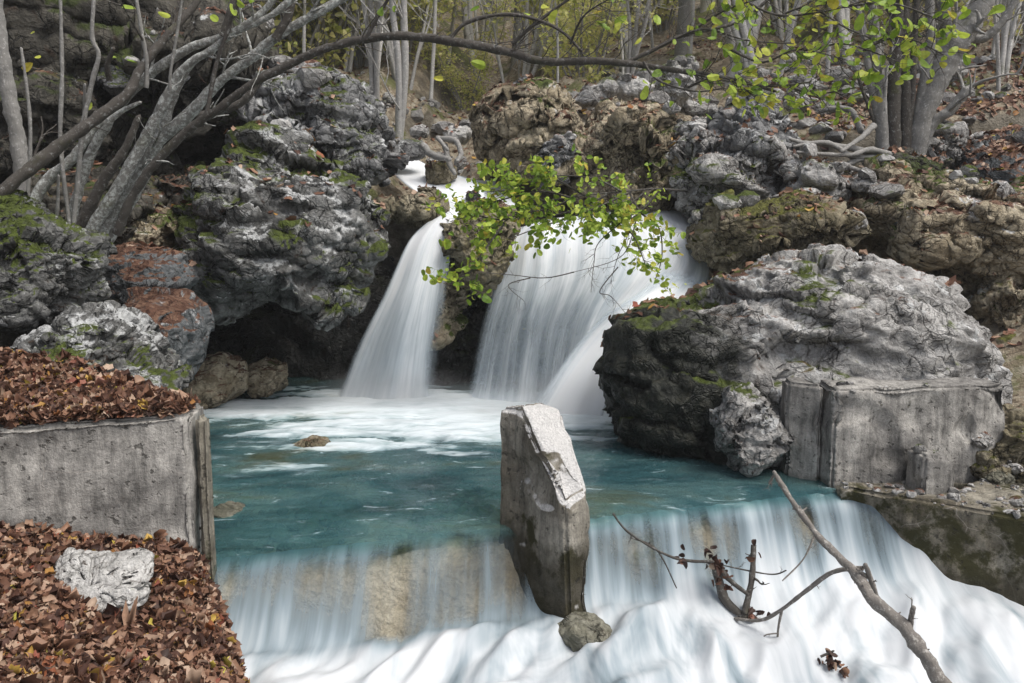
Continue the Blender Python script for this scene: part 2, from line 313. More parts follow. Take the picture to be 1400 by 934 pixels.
B('mossy green rock at the right edge beside the concrete step', [(1308,618),(1335,582),(1400,560),(1460,580),(1460,672),(1330,664)], 5.0, .3, 'tanmoss', 53, 6, peb=.025, psize=.09)
B('pale ribbed boulder among brown leaves in the lower left', [(42,784),(62,762),(130,770),(185,760),(216,778),(222,806),(212,834),(192,826),(172,800),(120,790),(60,796)], 3.02, .06, 'white', 54, 6, peb=.014, psize=.07, big=.18, lean=.9, sh=0, facets=20)
B('grey rock seen between the leaning stems in the upper left', [(-40,110),(20,60),(80,70),(130,130),(120,230),(20,260)], 7.4, .5, 'darkgrey', 55, 6, peb=.04, psize=.2, strat=.06)
B('pale upright rock face behind the crossing stems', [(135,120),(160,50),(190,60),(195,110),(165,135)], 7.6, .2, 'grey', 56, 6, peb=.02)
B('brown earthy rock on the left bank behind the thin sprouts', [(20,240),(120,220),(190,270),(170,360),(60,350)], 6.4, .5, 'darkgrey', 57, 6, peb=.03)
B('rust soiled ledge between the slab boulder and the cave', [(120,345),(170,335),(240,345),(262,390),(230,420),(150,400)], 6.1, .5, 'slab', 58, 6, peb=.03, psize=.09, sh=.4)
B('half sunk rock just breaking the pool surface', [(395,610),(420,598),(448,600),(456,612),(430,622),(400,622)], 5.75, .12, 'tanmoss', 59, 5, peb=.008)
B('low brown rock under the pool left of the foam', [(272,700),(300,690),(335,700),(325,715),(280,716)], 4.3, .15, 'bed', 60, 5, peb=.008)
B('mossy stone wedged below the upper pool lip', [(606,312),(628,300),(645,302),(640,322),(616,326)], 8.15, .2, 'tanmoss', 61, 5, peb=.012)

# rounded stones on the ridge, one by one
stones = [(807,133,24,10.2,'pale','round pale stone on the ridge, left of a flat one'),(862,122,24,10.4,'white','flat pale stone on the ridge, right of a round one'),(690,128,20,10.0,'tan','grey brown stone topping the tan crag'),
 (720,118,18,10.6,'grey','grey stone on the ridge under the arching branch'),(628,182,20,11.2,'white','pale slab beside the upper stream'),(655,165,14,11.6,'white','small white stone above the upper stream'),
 (575,180,14,10.3,'pale','tan boulder at the foot of the pale saplings'),(1048,135,16,9.6,'white','white stone behind the tufa head'),(1083,143,13,9.7,'white','small bright stone behind the tufa head'),
 (938,182,22,9.0,'grey','slanted grey stone under the white boulder'),(975,228,30,8.1,'pale','lumpy white stone on the pale spur'),(1120,240,26,7.75,'pale','speckled block among roots'),
 (1180,255,18,7.7,'pale','angular stone in the right bank, nearest the roots'),(1198,285,17,7.5,'tan','tan stone in the middle of the right bank'),(1165,300,20,7.4,'pale','stone sitting on the mossy boulder edge'),
 (1240,300,20,7.4,'grey','grey stone in the right bank below the stems'),(1330,290,24,7.4,'pale','pale stone high in the right bank near the edge'),(1375,320,26,7.3,'tan','brown stone low in the right bank near the edge'),
 (1265,222,7,8.6,'white','tiny white stone at the foot of the stems'),(300,355,16,6.7,'grey','pale cobble stuck under the huge boulder'),(345,365,10,6.6,'tan','small tan cobble under the huge boulder'),
 (230,372,10,6.0,'pale','small pebble on the rusty ledge'),(190,372,12,5.9,'tan','tan pebble on the rusty ledge'),(205,378,9,5.8,'pale','smallest pebble on the rusty ledge'),
 (560,205,22,9.2,'grey','grey rock where the upper cascade begins'),(600,240,24,9.0,'tanmoss','mossy stone beside the upper cascade'),(645,268,10,8.5,'wetshade','small dark block in the lip of the upper pool'),(1340,600,16,4.9,'pale','pale rubble stone by the concrete step'),
 (1370,655,18,4.75,'bed','yellowish flat stone in the trickle'),(40,832,9,2.8,'white','small white stone in the brown leaves')]
for k, (u, v, r, y, m, lb) in enumerate(stones):
    a = random.random() * 6; pl = [(u + r * math.cos(t + a) * random.uniform(.8, 1.25) * 1.15, v - r * math.sin(t + a) * random.uniform(.75, 1.1) * .85) for t in np.linspace(0, 2 * math.pi, 8, endpoint=False)]
    B(lb, pl, y, r / F * y * .9, m, 100 + k, 5, name='stone', cat='stone', peb=.012 if r > 12 else .006, psize=.1, facets=9, fmin=.7)

# ------------------------------------------------------------------ terrain
def lip_y(x): return 4.08 + .30 * x                       # weir crest runs obliquely across the stream
def H(x, y):
    bed = 1.62 + .36 * np.clip(y - 9, 0, 4) + .44 * np.clip(y - 13, 0, 60) + .30 * np.clip(y - 73, 0, 400)
    xs = -.75 + np.sin(y * .5) * .25 + .02 * np.clip(y - 12, 0, 30)
    up = bed + (.85 * sst(.25, 1.5, np.abs(x - xs)) + .35 * sst(2.5, 6, np.abs(x))) * (1 - sst(14, 30, y) * .5) + .10 * np.clip(np.abs(x) - 6, 0, 30)
    low = -.40 - .75 * sst(0, .5, lip_y(x) - y)
    r = sst(2.6, 3.6, x - .12 * (8 - y)) * (.15 + .4 * sst(5, 8, y)); l = sst(-3.5, -4.6, x) * 2.2 + sst(-2.7, -3.8, x) * (1 - sst(6, 6.8, y)) * .9
    r = r + sst(3.8, 5.5, x) * .8
    near = low + (r * 1.0 + .4 * (r > 0) * sst(2.6, 3.2, x)) + l
    t = sst(8.9, 9.5, y)
    return near * (1 - t) + np.maximum(up, near) * t
ys = np.concatenate([np.linspace(-3, 5, 40), np.linspace(5.05, 16, 230), np.linspace(16.2, 60, 120), np.linspace(62, 115, 20)])
g = np.linspace(-1, 1, 361); xs = np.sign(g) * (np.abs(g) * 8 + np.abs(g) ** 5 * 90)
X, Y = np.meshgrid(xs, ys); V = np.stack([X.ravel(), Y.ravel(), H(X.ravel(), Y.ravel())], 1)
nn = fbm(V * .8, 5, 5, .55); amp = .12 + .25 * sst(9, 12, V[:, 1]) + .6 * sst(20, 60, V[:, 1]); V[:, 2] += nn * amp * sst(8.6, 9.6, V[:, 1]) + fbm(V * 3, 3, 6) * .05
b = NB('hillside'); p = b.pos()
lf = b.ramp(b.vor(p, 19, out='Color'), [(.0, (.14, .11, .08)), (.35, (.29, .235, .17)), (.6, (.40, .335, .25)), (.85, (.48, .425, .33)), (1, (.54, .51, .43))])
rk = b.ramp(b.noise(p, 6, 6, .7), [(.35, (.10, .085, .06)), (.65, (.30, .27, .22))])
gm = b.ramp(b.noise(p, 3.3, 5, .7), [(.3, (.07, .08, .03)), (.7, (.25, .26, .11))])
n = b.noise(p, .7, 6, .65); c = b.mix(b.rng(n, .52, .60), lf, gm); c = b.mix(b.rng(b.noise(p, 1.5, 6, .6), .56, .62), c, rk)
c = b.mix(b.rng(b.nz(), .62, .35), c, rk)
far = b.rng(b.n('ShaderNodeSeparateXYZ').outputs[0], 0, 1) if False else None
M['hill'] = b.done(b.bsdf(c, .95, b.bump(b.math('ADD', b.noise(p, 38, 4, .7), b.noise(p, 7, 6, .7)), 1., .07), .1))
tag(mesh_np('hillside', V, grid_faces(len(xs), len(ys)), M['hill']), kind='structure')

# ------------------------------------------------------------------ concrete
def concrete(name, base, dk, moss=.3, sz=.22):
    b = NB(name); p = b.pos()
    n1 = b.noise(p, 2.1, 6, .6); n2 = b.noise(p, 16, 6, .7); n3 = b.noise(p, 90, 4, .7)
    c = b.mix(b.rng(n1, .38, .64), dk, base); c = b.mix(.6, c, b.ramp(n2, [(.3, .55), (.5, 1), (.68, 1.35)]), 'MULTIPLY'); c = b.mix(.5, c, b.ramp(n3, [(.32, .5), (.5, 1), (.7, 1.3)]), 'MULTIPLY')
    dr = b.noise(b.pos((6, 6, .7)), 3.2, 6, .7); c = b.mix(.8, c, b.ramp(dr, [(.34, .38), (.5, .92), (.62, 1.2)]), 'MULTIPLY')
    cr = b.vor(b.mix(.12, b.pos(), b.n('ShaderNodeTexNoise').outputs['Color']), 4.2, 'DISTANCE_TO_EDGE'); wv = b.noise(p, 1.1, 2)
    c = b.mix(b.math('MULTIPLY', b.rng(cr, .012, .002), b.rng(wv, .52, .60, 0, .5)), c, (.34, .31, .28))
    z = b.n('ShaderNodeSeparateXYZ'); b.L(b.n('ShaderNodeNewGeometry').outputs['Position'], z.inputs[0])
    ml = b.math('ADD', b.noise(p, 3.2, 6, .7), b.rng(z.outputs[2], .25, -.15, 0, .16)); c = b.mix(b.rng(ml, .70 - .2 * moss, .80 - .2 * moss), c, (.035, .033, .012))
    stain = b.rng(b.math('ADD', z.outputs[2], b.math('MULTIPLY', b.noise(p, 4, 4), .3)), sz, sz - .2); c = b.mix(b.math('MULTIPLY', stain, .8), c, (.03, .026, .015))
    pits = b.rng(b.noise(p, 26, 3, .6), .40, .30); c = b.mix(b.math('MULTIPLY', pits, .7), c, (.025, .023, .02))
    if name.startswith('pier'): c = b.mix(b.rng(b.math('ADD', b.nz(), b.math('MULTIPLY', b.math('SUBTRACT', n2, .5), .12)), .30, .42), c, b.mix(b.rng(n3, .35, .65), (.34, .335, .33), (.56, .55, .54)))  # sky-facing top painted paler: light put into the colour, plus clean dry concrete
    h = b.math('ADD', b.math('MULTIPLY', n2, 1.), b.math('ADD', b.math('MULTIPLY', dr, .6), b.math('MULTIPLY', n3, .35))); h = b.math('SUBTRACT', h, b.math('MULTIPLY', pits, .6))
    return b.done(b.bsdf(c, .85, b.bump(h, .55, .025), .25))
M['conc'] = concrete('weathered concrete', (.36, .345, .32), (.17, .162, .152), .25)
M['conc2'] = concrete('brown concrete', (.27, .25, .205), (.11, .095, .07), .55, -.12)
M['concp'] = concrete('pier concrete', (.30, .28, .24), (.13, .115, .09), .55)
def prism(name, bot, top, mat, seed, amp=.02, div=.02, label=None, cat=None, parent=None, chip=.03):
    """block whose bottom and top rings have the same number of corners; sides and lid are finely divided and roughened"""
    import bmesh
    bm = bmesh.new(); bv = [bm.verts.new(q) for q in bot]; tv = [bm.verts.new(q) for q in top]; k = len(bot)
    bm.faces.new(bv[::-1]); bm.faces.new(tv)
    for i in range(k): bm.faces.new((bv[i], bv[(i + 1) % k], tv[(i + 1) % k], tv[i]))
    bmesh.ops.recalc_face_normals(bm, faces=bm.faces[:]); bmesh.ops.bevel(bm, geom=bm.edges[:], offset=.020, segments=3, affect='EDGES')
    bmesh.ops.triangulate(bm, faces=bm.faces[:])
    for it in range(9):
        e = [x for x in bm.edges if x.calc_length() > div]
        if not e: break
        bmesh.ops.subdivide_edges(bm, edges=e, cuts=1); bmesh.ops.triangulate(bm, faces=[f for f in bm.faces if len(f.verts) > 3])
    m = bpy.data.meshes.new('t'); bm.to_mesh(m); bm.free()
    V = np.empty(len(m.vertices) * 3); m.vertices.foreach_get('co', V); V = V.reshape(-1, 3); Fc = np.empty(len(m.polygons) * 3, np.int32); m.polygons.foreach_get('vertices', Fc); Fc = Fc.reshape(-1, 3); bpy.data.meshes.remove(m)
    N = vnorm(V, Fc); f1, f2, cid = worley(V * 9, seed)
    V = V + N * (fbm(V * 3.5, 2, seed, .6) * amp * 1.6 - np.clip(perlin(V * 4.3, seed + 5) - .25, 0, 1) * chip * 2 - amp * .4 * sst(.5, .1, f1) * (cid > .6) + .0045 * fbm(V * 13, 2, seed + 9))[:, None]
    return tag(mesh_np(name, V, Fc, M[mat], parent=parent), label, cat)
def ring(pts, z): return [(x, y, z) for x, y in pts]
# left wall
A = PZ(256, 566, .72); zt = .72
lw = empty('retaining_wall', (A[0], A[1], 0)); tag(lw, 'grey concrete wall on the left with brown leaves on its top and a dark end post', 'wall')
def par(o, e):
    o.parent = e; o.matrix_parent_inverse = e.matrix_world.inverted(); return o
def loc(e, pts): return [tuple(np.array(q) - np.array(e.location)) for q in pts]
L0 = PZ(-260, 604, zt)
pts = [(A[0], A[1]), (A[0] - .03, A[1] + .28), (L0[0], L0[1] + .5), (L0[0], L0[1])]
# the parent empties stay at the origin so that roughness and material share world coordinates
lw.location = (0, 0, 0)
prism('wall_body', ring(pts, -.6), ring(pts, zt), 'conc', 3, .012, .022, parent=lw)
q0, q1 = A[0] + .012, A[0] + .062
prism('end_post', ring([(q0, A[1] + .03), (q1, A[1] + .02), (q1, A[1] + .12), (q0, A[1] + .12)], -.6), ring([(q0, A[1] + .03), (q1, A[1] + .02), (q1, A[1] + .12), (q0, A[1] + .12)], zt - .02), 'conc2', 4, .004, .02, parent=lw)
# right walls
rw = empty('channel_wall'); tag(rw, 'stepped grey concrete wall on the right, its lower part stained brown above the foam', 'wall')
a = P(1142, 533, 4.72); zr = a[2]; a2 = P(1400, 531, 4.95); bx = P(1185, 640, 4.72)
u1 = [(a[0], a[1]), (P(1500, 533, 4.95)[0], 4.95), (P(1500, 533, 4.95)[0], 5.15), (a[0], 5.0)]
u1 = [(a[0], 4.72), (P(1330, 533, 4.86)[0], 4.86), (P(1384, 533, 4.9)[0], 4.95), (P(1375, 533, 4.9)[0], 5.15), (a[0] + .02, 5.05)]
prism('upper_wall', ring(u1, -.9), [(x, y, zr) for x, y in u1], 'conc', 6, .018, .02, parent=rw, chip=.05)
u2 = [(P(1072, 600, 5.0)[0], 4.98), (a[0] - .012, 4.86), (a[0] - .012, 5.15), (P(1080, 600, 5.0)[0], 5.2)]
prism('side_panel', ring(u2, -.9), [(x, y, zr - .0) for x, y in u2], 'conc', 7, .014, .02, parent=rw)
e0 = P(1150, 665, 4.66); e1 = P(1420, 712, 4.15)
zl0 = P(1190, 672, 4.6)[2]; zl1 = P(1400, 708, 4.2)[2]
lo = [(a[0] + .02, 4.66), (e1[0] + .6, 3.85), (e1[0] + .9, 4.1), (P(1400, 690, 4.4)[0] + .5, 4.72), (a[0] + .6, 4.80), (a[0] + .05, 4.70)]
lt = [(x, y, (zl0 + .02 if y > 4.4 else zl1 - .03)) for x, y in lo]
prism('lower_wall', ring(lo, -1.2), lt, 'conc2', 8, .018, .024, parent=rw, chip=.06)
s = P(1283, 650, 4.6); sx = .12
st = [(s[0] - sx, 4.54), (s[0] + sx * .8, 4.58), (s[0] + sx * .8, 4.76), (s[0] - sx, 4.74)]
prism('step_block', ring(st, zl0 - .05), [(st[0][0], st[0][1], P(1258, 622, 4.54)[2]), (st[1][0] - .03, st[1][1], P(1300, 628, 4.58)[2]), (st[2][0] - .03, st[2][1], .23), (st[3][0], st[3][1], .25)], 'conc', 9, .015, .02, parent=rw)
# pier
top = [tuple(P(*q)) for q in ((681, 556, 4.16), (711, 560, 4.08), (772, 690, 3.74), (803, 668, 3.83), (766, 560, 4.30), (740, 545, 4.32))]
bot = [(*P(*q)[:2], -1.1) for q in ((677, 720, 4.15), (688, 740, 4.06), (786, 858, 3.72), (812, 850, 3.81), (776, 760, 4.28), (745, 740, 4.30))]
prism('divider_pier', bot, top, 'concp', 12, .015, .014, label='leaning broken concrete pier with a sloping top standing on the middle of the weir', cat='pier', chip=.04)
# weir sill
def wl(x, dy, z): return (x, lip_y(x) + dy, z)
M['weir'] = rock_mat('wet calcareous stone', (.09, .078, .05), (.22, .19, .13), (.38, .35, .27), moss=.3, rough=.4, wet=True, mossc=(.07, .065, .025), cracks=0.)
def lower_z(x, s):
    ap = -.03 - .33 * sst(-.05, .36, s) - .05 * s                              # apron
    right = sst(.2, 1.8, x); r = ap - (.16 * sst(.25, .9, s) + .10 * s) * right
    return r
nx, ny = 320, 110; gx, gs = np.meshgrid(np.linspace(-1.5, 1.95, nx), np.linspace(-.25, .8, ny)); x = gx.ravel(); s_ = gs.ravel()
z = np.where(s_ < 0, -.075 - .2 * sst(-.08, -.25, s_), lower_z(x, s_) - .05); qq = np.stack([x, s_ * .7, z], 1)
z = z + .035 * fbm(qq * 3, 5, 71, .6) - .03; n_ = nx * ny
Vw = np.stack([x, lip_y(x) + .03 - s_, z], 1); Vd = Vw.copy(); Vd[:, 2] = -1.3; g_ = grid_faces(nx, ny); e_ = np.arange(nx - 1)
side = lambda a_: np.stack([a_[:-1], a_[1:], a_[1:] + n_, a_[:-1] + n_], 1); ii_ = np.arange(n_).reshape(ny, nx)
tag(mesh_np('weir', np.concatenate([Vw, Vd]), np.concatenate([g_, side(ii_[0]), side(ii_[-1]), side(ii_[:, 0]), side(ii_[:, -1])]), M['weir'], dict(tint=np.tile(np.clip(.5 + perlin(qq * 4, 3), 0, 1), 2), crev=np.zeros(2 * n_))), 'low stone weir crossing the stream under the thin sheet of water', 'weir')
B('mossy lump of stone at the downstream foot of the concrete pier', [(758,864),(782,846),(815,848),(840,862),(832,882),(785,886)], 3.62, .12, 'bed', 62, 5, name='rock', cat='rock', peb=.012)

# ------------------------------------------------------------------ leaf bank lower left
c1, c2, c3, c4 = P(268, 770, 3.60), PZ(345, 945, -.06), P(0, 945, 2.45), P(0, 684, 3.36)
def bank_z(x, y):
    Amat = np.array([[*q[:2], 1] for q in (c1, c2, c3, c4)]); s_, *_ = np.linalg.lstsq(Amat, np.array([q[2] for q in (c1, c2, c3, c4)]), rcond=None); return x * s_[0] + y * s_[1] + s_[2]
nu, nv = 140, 120; uu, vv = np.meshgrid(np.linspace(0, 1, nu), np.linspace(0, 1, nv))
ex = c1 + (c2 - c1) * 2.2; Rr = c1[None] * (1 - vv.ravel()[:, None]) + ex[None] * vv.ravel()[:, None]
Vb = np.stack([Rr[:, 0] - uu.ravel() * 3.2, Rr[:, 1] - uu.ravel() * .45 * (1 - vv.ravel()) + .04, 0 * uu.ravel()], 1)
Vb[:, 2] = bank_z(Vb[:, 0], Vb[:, 1]) + .03 * fbm(Vb * 3, 3, 3) - .05 * sst(.02, 0, uu.ravel())
sk = Vb.reshape(nv, nu, 3)[:, 0].copy(); sk2 = sk.copy(); sk2[:, 2] = -1.3; sk2[:, 0] -= .02
Vall = np.concatenate([Vb, sk, sk2]); fo = nv * nu; i = np.arange(nv - 1)
Fa = np.concatenate([grid_faces(nu, nv), np.stack([fo + i, fo + i + 1, fo + nv + i + 1, fo + nv + i], 1)])
b = NB('bank soil'); p = b.pos(); M['soil'] = b.done(b.bsdf(b.ramp(b.noise(p, 14, 6, .7), [(.3, (.03, .018, .012)), (.7, (.12, .07, .045))]), .95, b.bump(b.noise(p, 30, 5, .7), .8, .03), .1))
tag(mesh_np('leafy_bank', Vall, Fa, M['soil']), kind='structure')

def leaf_mat(name, stops, trans=.25, rough=.6):
    b = NB(name); c = b.ramp(b.attr('tint'), stops); c = b.mix(.45, c, b.ramp(b.noise(b.pos(), 60, 4, .6), [(.3, .55), (.7, 1.35)]), 'MULTIPLY')
    d = b.bsdf(c, rough, None, .3); t = b.n('ShaderNodeBsdfTranslucent'); b.L(c, t.inputs[0]); x = b.n('ShaderNodeMixShader'); x.inputs[0].default_value = trans
    b.L(d, x.inputs[1]); b.L(t.outputs[0], x.inputs[2]); return b.done(x.outputs[0])
M['litter'] = leaf_mat('dry leaves', [(0, (.03, .014, .010)), (.25, (.085, .040, .027)), (.5, (.165, .082, .050)), (.72, (.27, .155, .10)), (.90, (.42, .31, .23)), (.95, (.20, .05, .03)), (.988, (.42, .27, .06)), (1, (.38, .35, .06))], .1)
M['leaf'] = leaf_mat('hazel leaves', [(0, (.12, .21, .025)), (.35, (.25, .37, .04)), (.7, (.40, .50, .07)), (.92, (.48, .50, .08)), (1, (.52, .40, .06))], .4, .45)
M['leafy'] = leaf_mat('yellowing leaves', [(0, (.42, .47, .12)), (.5, (.64, .64, .22)), (1, (.80, .72, .34))], .5, .5)
def rotm(n, up, RG, tilt):
    """frames whose z axis is near the given normals"""
    z = up + RG.normal(size=(n, 3)) * tilt; z /= np.linalg.norm(z, axis=1, keepdims=True)
    a = RG.normal(size=(n, 3)); x = a - (a * z).sum(1, keepdims=True) * z; x /= np.linalg.norm(x, axis=1, keepdims=True)
    return x, np.cross(z, x), z
# leaf outlines: (along, across, lift)
_t = np.linspace(0, 2 * np.pi, 10, endpoint=False)
def template(lobed):
    if lobed: r = .5 * (1 + .13 * np.cos(5 * _t + .4) + .08 * np.sin(3 * _t)); e = np.stack([r * np.cos(_t) * 1.1, r * np.sin(_t) * .85], 1)
    else: e = np.stack([.5 * np.cos(_t) * (1.12 + .1 * np.cos(_t)), .40 * np.sin(_t) * (1 - .15 * np.cos(_t))], 1)
    return np.concatenate([[[0, 0]], e])
def leaves(name, pts, ups, size, mat, RG, tilt=.5, curl=.5, lobed=False, parent=None, pw=1.):
    n = len(pts); tp = template(lobed); k = len(tp); sz = size * (RG.uniform(.55, 1.2, n) + .6 * RG.random(n) ** 6)
    x, y, z = rotm(n, ups, RG, tilt); cu = RG.normal(size=(n, 1)) * curl; cv = RG.normal(size=(n, 1)) * curl + curl * .5
    a = tp[None, :, 0].repeat(n, 0); b_ = tp[None, :, 1].repeat(n, 0) * RG.uniform(.6, 1.1, (n, 1)); l = cu * a * a + cv * np.abs(b_) + RG.normal(size=(n, k)) * .06 * curl
    V = pts[:, None] + sz[:, None, None] * (a[..., None] * x[:, None] + b_[..., None] * y[:, None] + l[..., None] * z[:, None])
    f = np.array([[0, 1 + i, 1 + (i + 1) % (k - 1)] for i in range(k - 1)]); Fc = (f[None] + (np.arange(n) * k)[:, None, None]).reshape(-1, 3)
    t = (RG.random(n) ** pw).repeat(k)
    return mesh_np(name, V.reshape(-1, 3), Fc, M[mat], dict(tint=t), smooth=mat == 'litter', parent=parent)
RG = np.random.default_rng(3)
# ray helper on what has been built
bpy.context.view_layer.update(); DG = bpy.context.evaluated_depsgraph_get()
def cast(o, d_):
    ok, q, n, _, ob, _ = S.ray_cast(DG, Vector(o), Vector(d_)); return (np.array(q), np.array(n), ob) if ok else None
def drop(n, xr, yr, minz=.6, zmax=None, names=None, top=12):
    Pt, Nn = [], []
    for _ in range(n):
        h = cast((RG.uniform(*xr), RG.uniform(*yr), top), (0, 0, -1))
        if h and h[1][2] > minz and (zmax is None or h[0][2] < zmax) and (names is None or h[2].name.split('.')[0] in names): Pt.append(h[0]); Nn.append(h[1])
    return np.array(Pt), np.array(Nn)
p_, n_ = drop(66000, (-3.6, -.6), (1.6, 3.66), .3, .9, ('leafy_bank',))
p_[:, 2] += RG.random(len(p_)) ** 2 * .035 + .004
tag(leaves('fallen_leaves', p_, n_, .038, 'litter', RG, .5, .9, True), 'thick carpet of brown fallen leaves on the lower left bank', 'fallen leaves', kind='stuff')
# leaves on top of the left wall, heaped against the pebbly boulder
n = 16000; x = RG.uniform(-3.6, A[0] - .02, n); w = RG.random(n) ** 1.2; t = (x - A[0]) / (L0[0] - A[0]); w = w * np.minimum(1, .22 + 1.5 * t); y = A[1] + (L0[1] - A[1]) * t + .02 + w * .75
keep = (w < .12 + .9 * np.clip(t * 1.6, 0, 1)) | (RG.random(n) < .15); z = zt + .01 + RG.random(n) * .03 + np.clip(t, 0, 1) * .34 * np.clip(w, 0, 1) * .75
q_ = np.stack([x, y, z], 1)[keep]
uv_, vv_ = np.meshgrid(np.linspace(0, 1, 60), np.linspace(0, 1, 20)); tt = uv_.ravel(); ww = vv_.ravel()
Vt = np.stack([A[0] - .05 + (L0[0] - A[0]) * tt, A[1] + (L0[1] - A[1]) * tt + .03 + ww * .85 * np.minimum(1, .25 + 1.5 * tt), zt - .01 + tt * .34 * ww * .75], 1); Vt += .01 * np.stack([0 * tt, 0 * tt, perlin(Vt * 9, 3)], 1)
tag(mesh_np('soil_on_wall', Vt, grid_faces(60, 20), M['soil']), kind='structure')
tag(leaves('leaf_heap', q_, np.tile([0, -.3, 1.], (len(q_), 1)), .039, 'litter', RG, .5, .9, True), 'heap of brown leaves lying on top of the left concrete wall', 'fallen leaves', kind='stuff')
p_, n_ = drop(26000, (-6, 9), (6.0, 17), .72)
m_ = (p_[:, 2] > .5) & (perlin(p_ * 1.1, 77) > -.12); p_ = p_[m_]; n_ = n_[m_]; p_[:, 2] += .008
tag(leaves('scattered_leaves', p_, n_, .065, 'litter', RG, .3, .4, True), 'brown leaves scattered over the ledges and the forest floor', 'fallen leaves', kind='stuff')
p_, n_ = drop(9000, (3.6, 9), (8.2, 13), .35); p_[:, 2] += .008
tag(leaves('slope_leaves', p_, n_, .07, 'litter', RG, .3, .5, True), 'brown leaves covering the slope behind the clump of stems', 'fallen leaves', kind='stuff')
# small rubble on the banks and ridge
def rubble(name, n, xr, yr, s0, s1, mat, label, minz=.35, zmin=.3, ok=None):
    V0, Fc = ico(2); Vs, Fs, T_, k = [], [], [], 0
    p_, n_ = drop(n, xr, yr, minz)
    for q in p_:
        if name == 'loose_stones' and -1.9 < q[0] < .25 and q[1] < 11: continue
        if q[2] < zmin or (ok and not ok(q)): continue
        s_ = s0 + (s1 - s0) * RG.random() ** 3; V = V0 * np.array([RG.uniform(.7, 1.3), RG.uniform(.7, 1.3), RG.uniform(.45, .9)])
        for _ in range(7):
            nn_ = RG.normal(size=3); nn_ /= np.linalg.norm(nn_); dd = V @ nn_; V = V - nn_ * np.maximum(0, dd - dd.max() * RG.uniform(.55, .85))[:, None]
        a_ = RG.random() * 6; ca, sa = math.cos(a_), math.sin(a_); V = V @ np.array([[ca, -sa, 0], [sa, ca, 0], [0, 0, 1]]); V = V * s_ + q + [0, 0, s_ * .15]
        Vs.append(V); Fs.append(Fc + k); k += len(V0); T_.append(np.full(len(V0), RG.random()))
    T_ = np.concatenate(T_); return tag(mesh_np(name, np.concatenate(Vs), np.concatenate(Fs), M[mat], dict(tint=T_, crev=T_ * 0), smooth=False), label, 'rubble', kind='stuff')
rubble('loose_stones', 5200, (-3.5, 8), (7.4, 14), .025, .17, 'pale', 'loose pale stones littering the ridge and right bank', ok=lambda q: perlin(np.array([q * .9]), 4)[0] > -.05)
rubble('ledge_pebbles', 500, (2.0, 4.2), (3.9, 4.85), .008, .05, 'pale', 'small pale pebbles on the concrete ledge at the right', .5, -.2)
rubble('bed_stones', 900, (-3, 2.2), (4.2, 8.4), .03, .13, 'bed', 'stones on the pool bed under the water', .2, -2, ok=lambda q: q[2] < -.25)

# ------------------------------------------------------------------ water
def water_out(b, solid, alpha):
    tr = b.n('ShaderNodeBsdfTransparent'); x = b.n('ShaderNodeMixShader'); b.put(x.inputs[0], alpha); b.L(tr.outputs[0], x.inputs[1]); b.L(solid, x.inputs[2]); return b.done(x.outputs[0])
def uvp(b, sc):
    m = b.n('ShaderNodeMapping'); m.inputs['Scale'].default_value = sc; u = b.n('ShaderNodeUVMap', uv_map='uv'); b.L(u.outputs[0], m.inputs[0]); return m.outputs[0]
def fall_mat(name, k=1.25, fine=30, thick=(.90, .92, .94), thin=(.48, .58, .66)):
    b = NB(name); s1 = b.noise(uvp(b, (9, .55, 1)), 1, 5, .6, .35); s2 = b.noise(uvp(b, (fine, .8, 1)), 1, 4, .6, .2); d_ = b.attr('dens')
    s0 = b.noise(uvp(b, (2.6, .9, 1)), 1, 3, .5, .8); s = b.math('ADD', b.math('MULTIPLY', s0, .35), b.math('ADD', b.math('MULTIPLY', s1, .42), b.math('MULTIPLY', s2, .23)))
    al = b.math('ADD', d_, b.math('MULTIPLY', b.math('SUBTRACT', s, .5), k)); al = b.rng(al, .12, .95)
    al = b.math('MULTIPLY', al, b.rng(d_, 0, .2))
    c = b.mix(b.rng(b.math('ADD', s, b.math('MULTIPLY', d_, .32)), .50, .84), thin, thick)
    df = b.bsdf(c, .55, None, .15); t = b.n('ShaderNodeBsdfTranslucent'); b.L(c, t.inputs[0]); x = b.n('ShaderNodeMixShader'); x.inputs[0].default_value = .3
    b.L(df, x.inputs[1]); b.L(t.outputs[0], x.inputs[2]); return water_out(b, x.outputs[0], al)
M['fall'] = fall_mat('falling water')
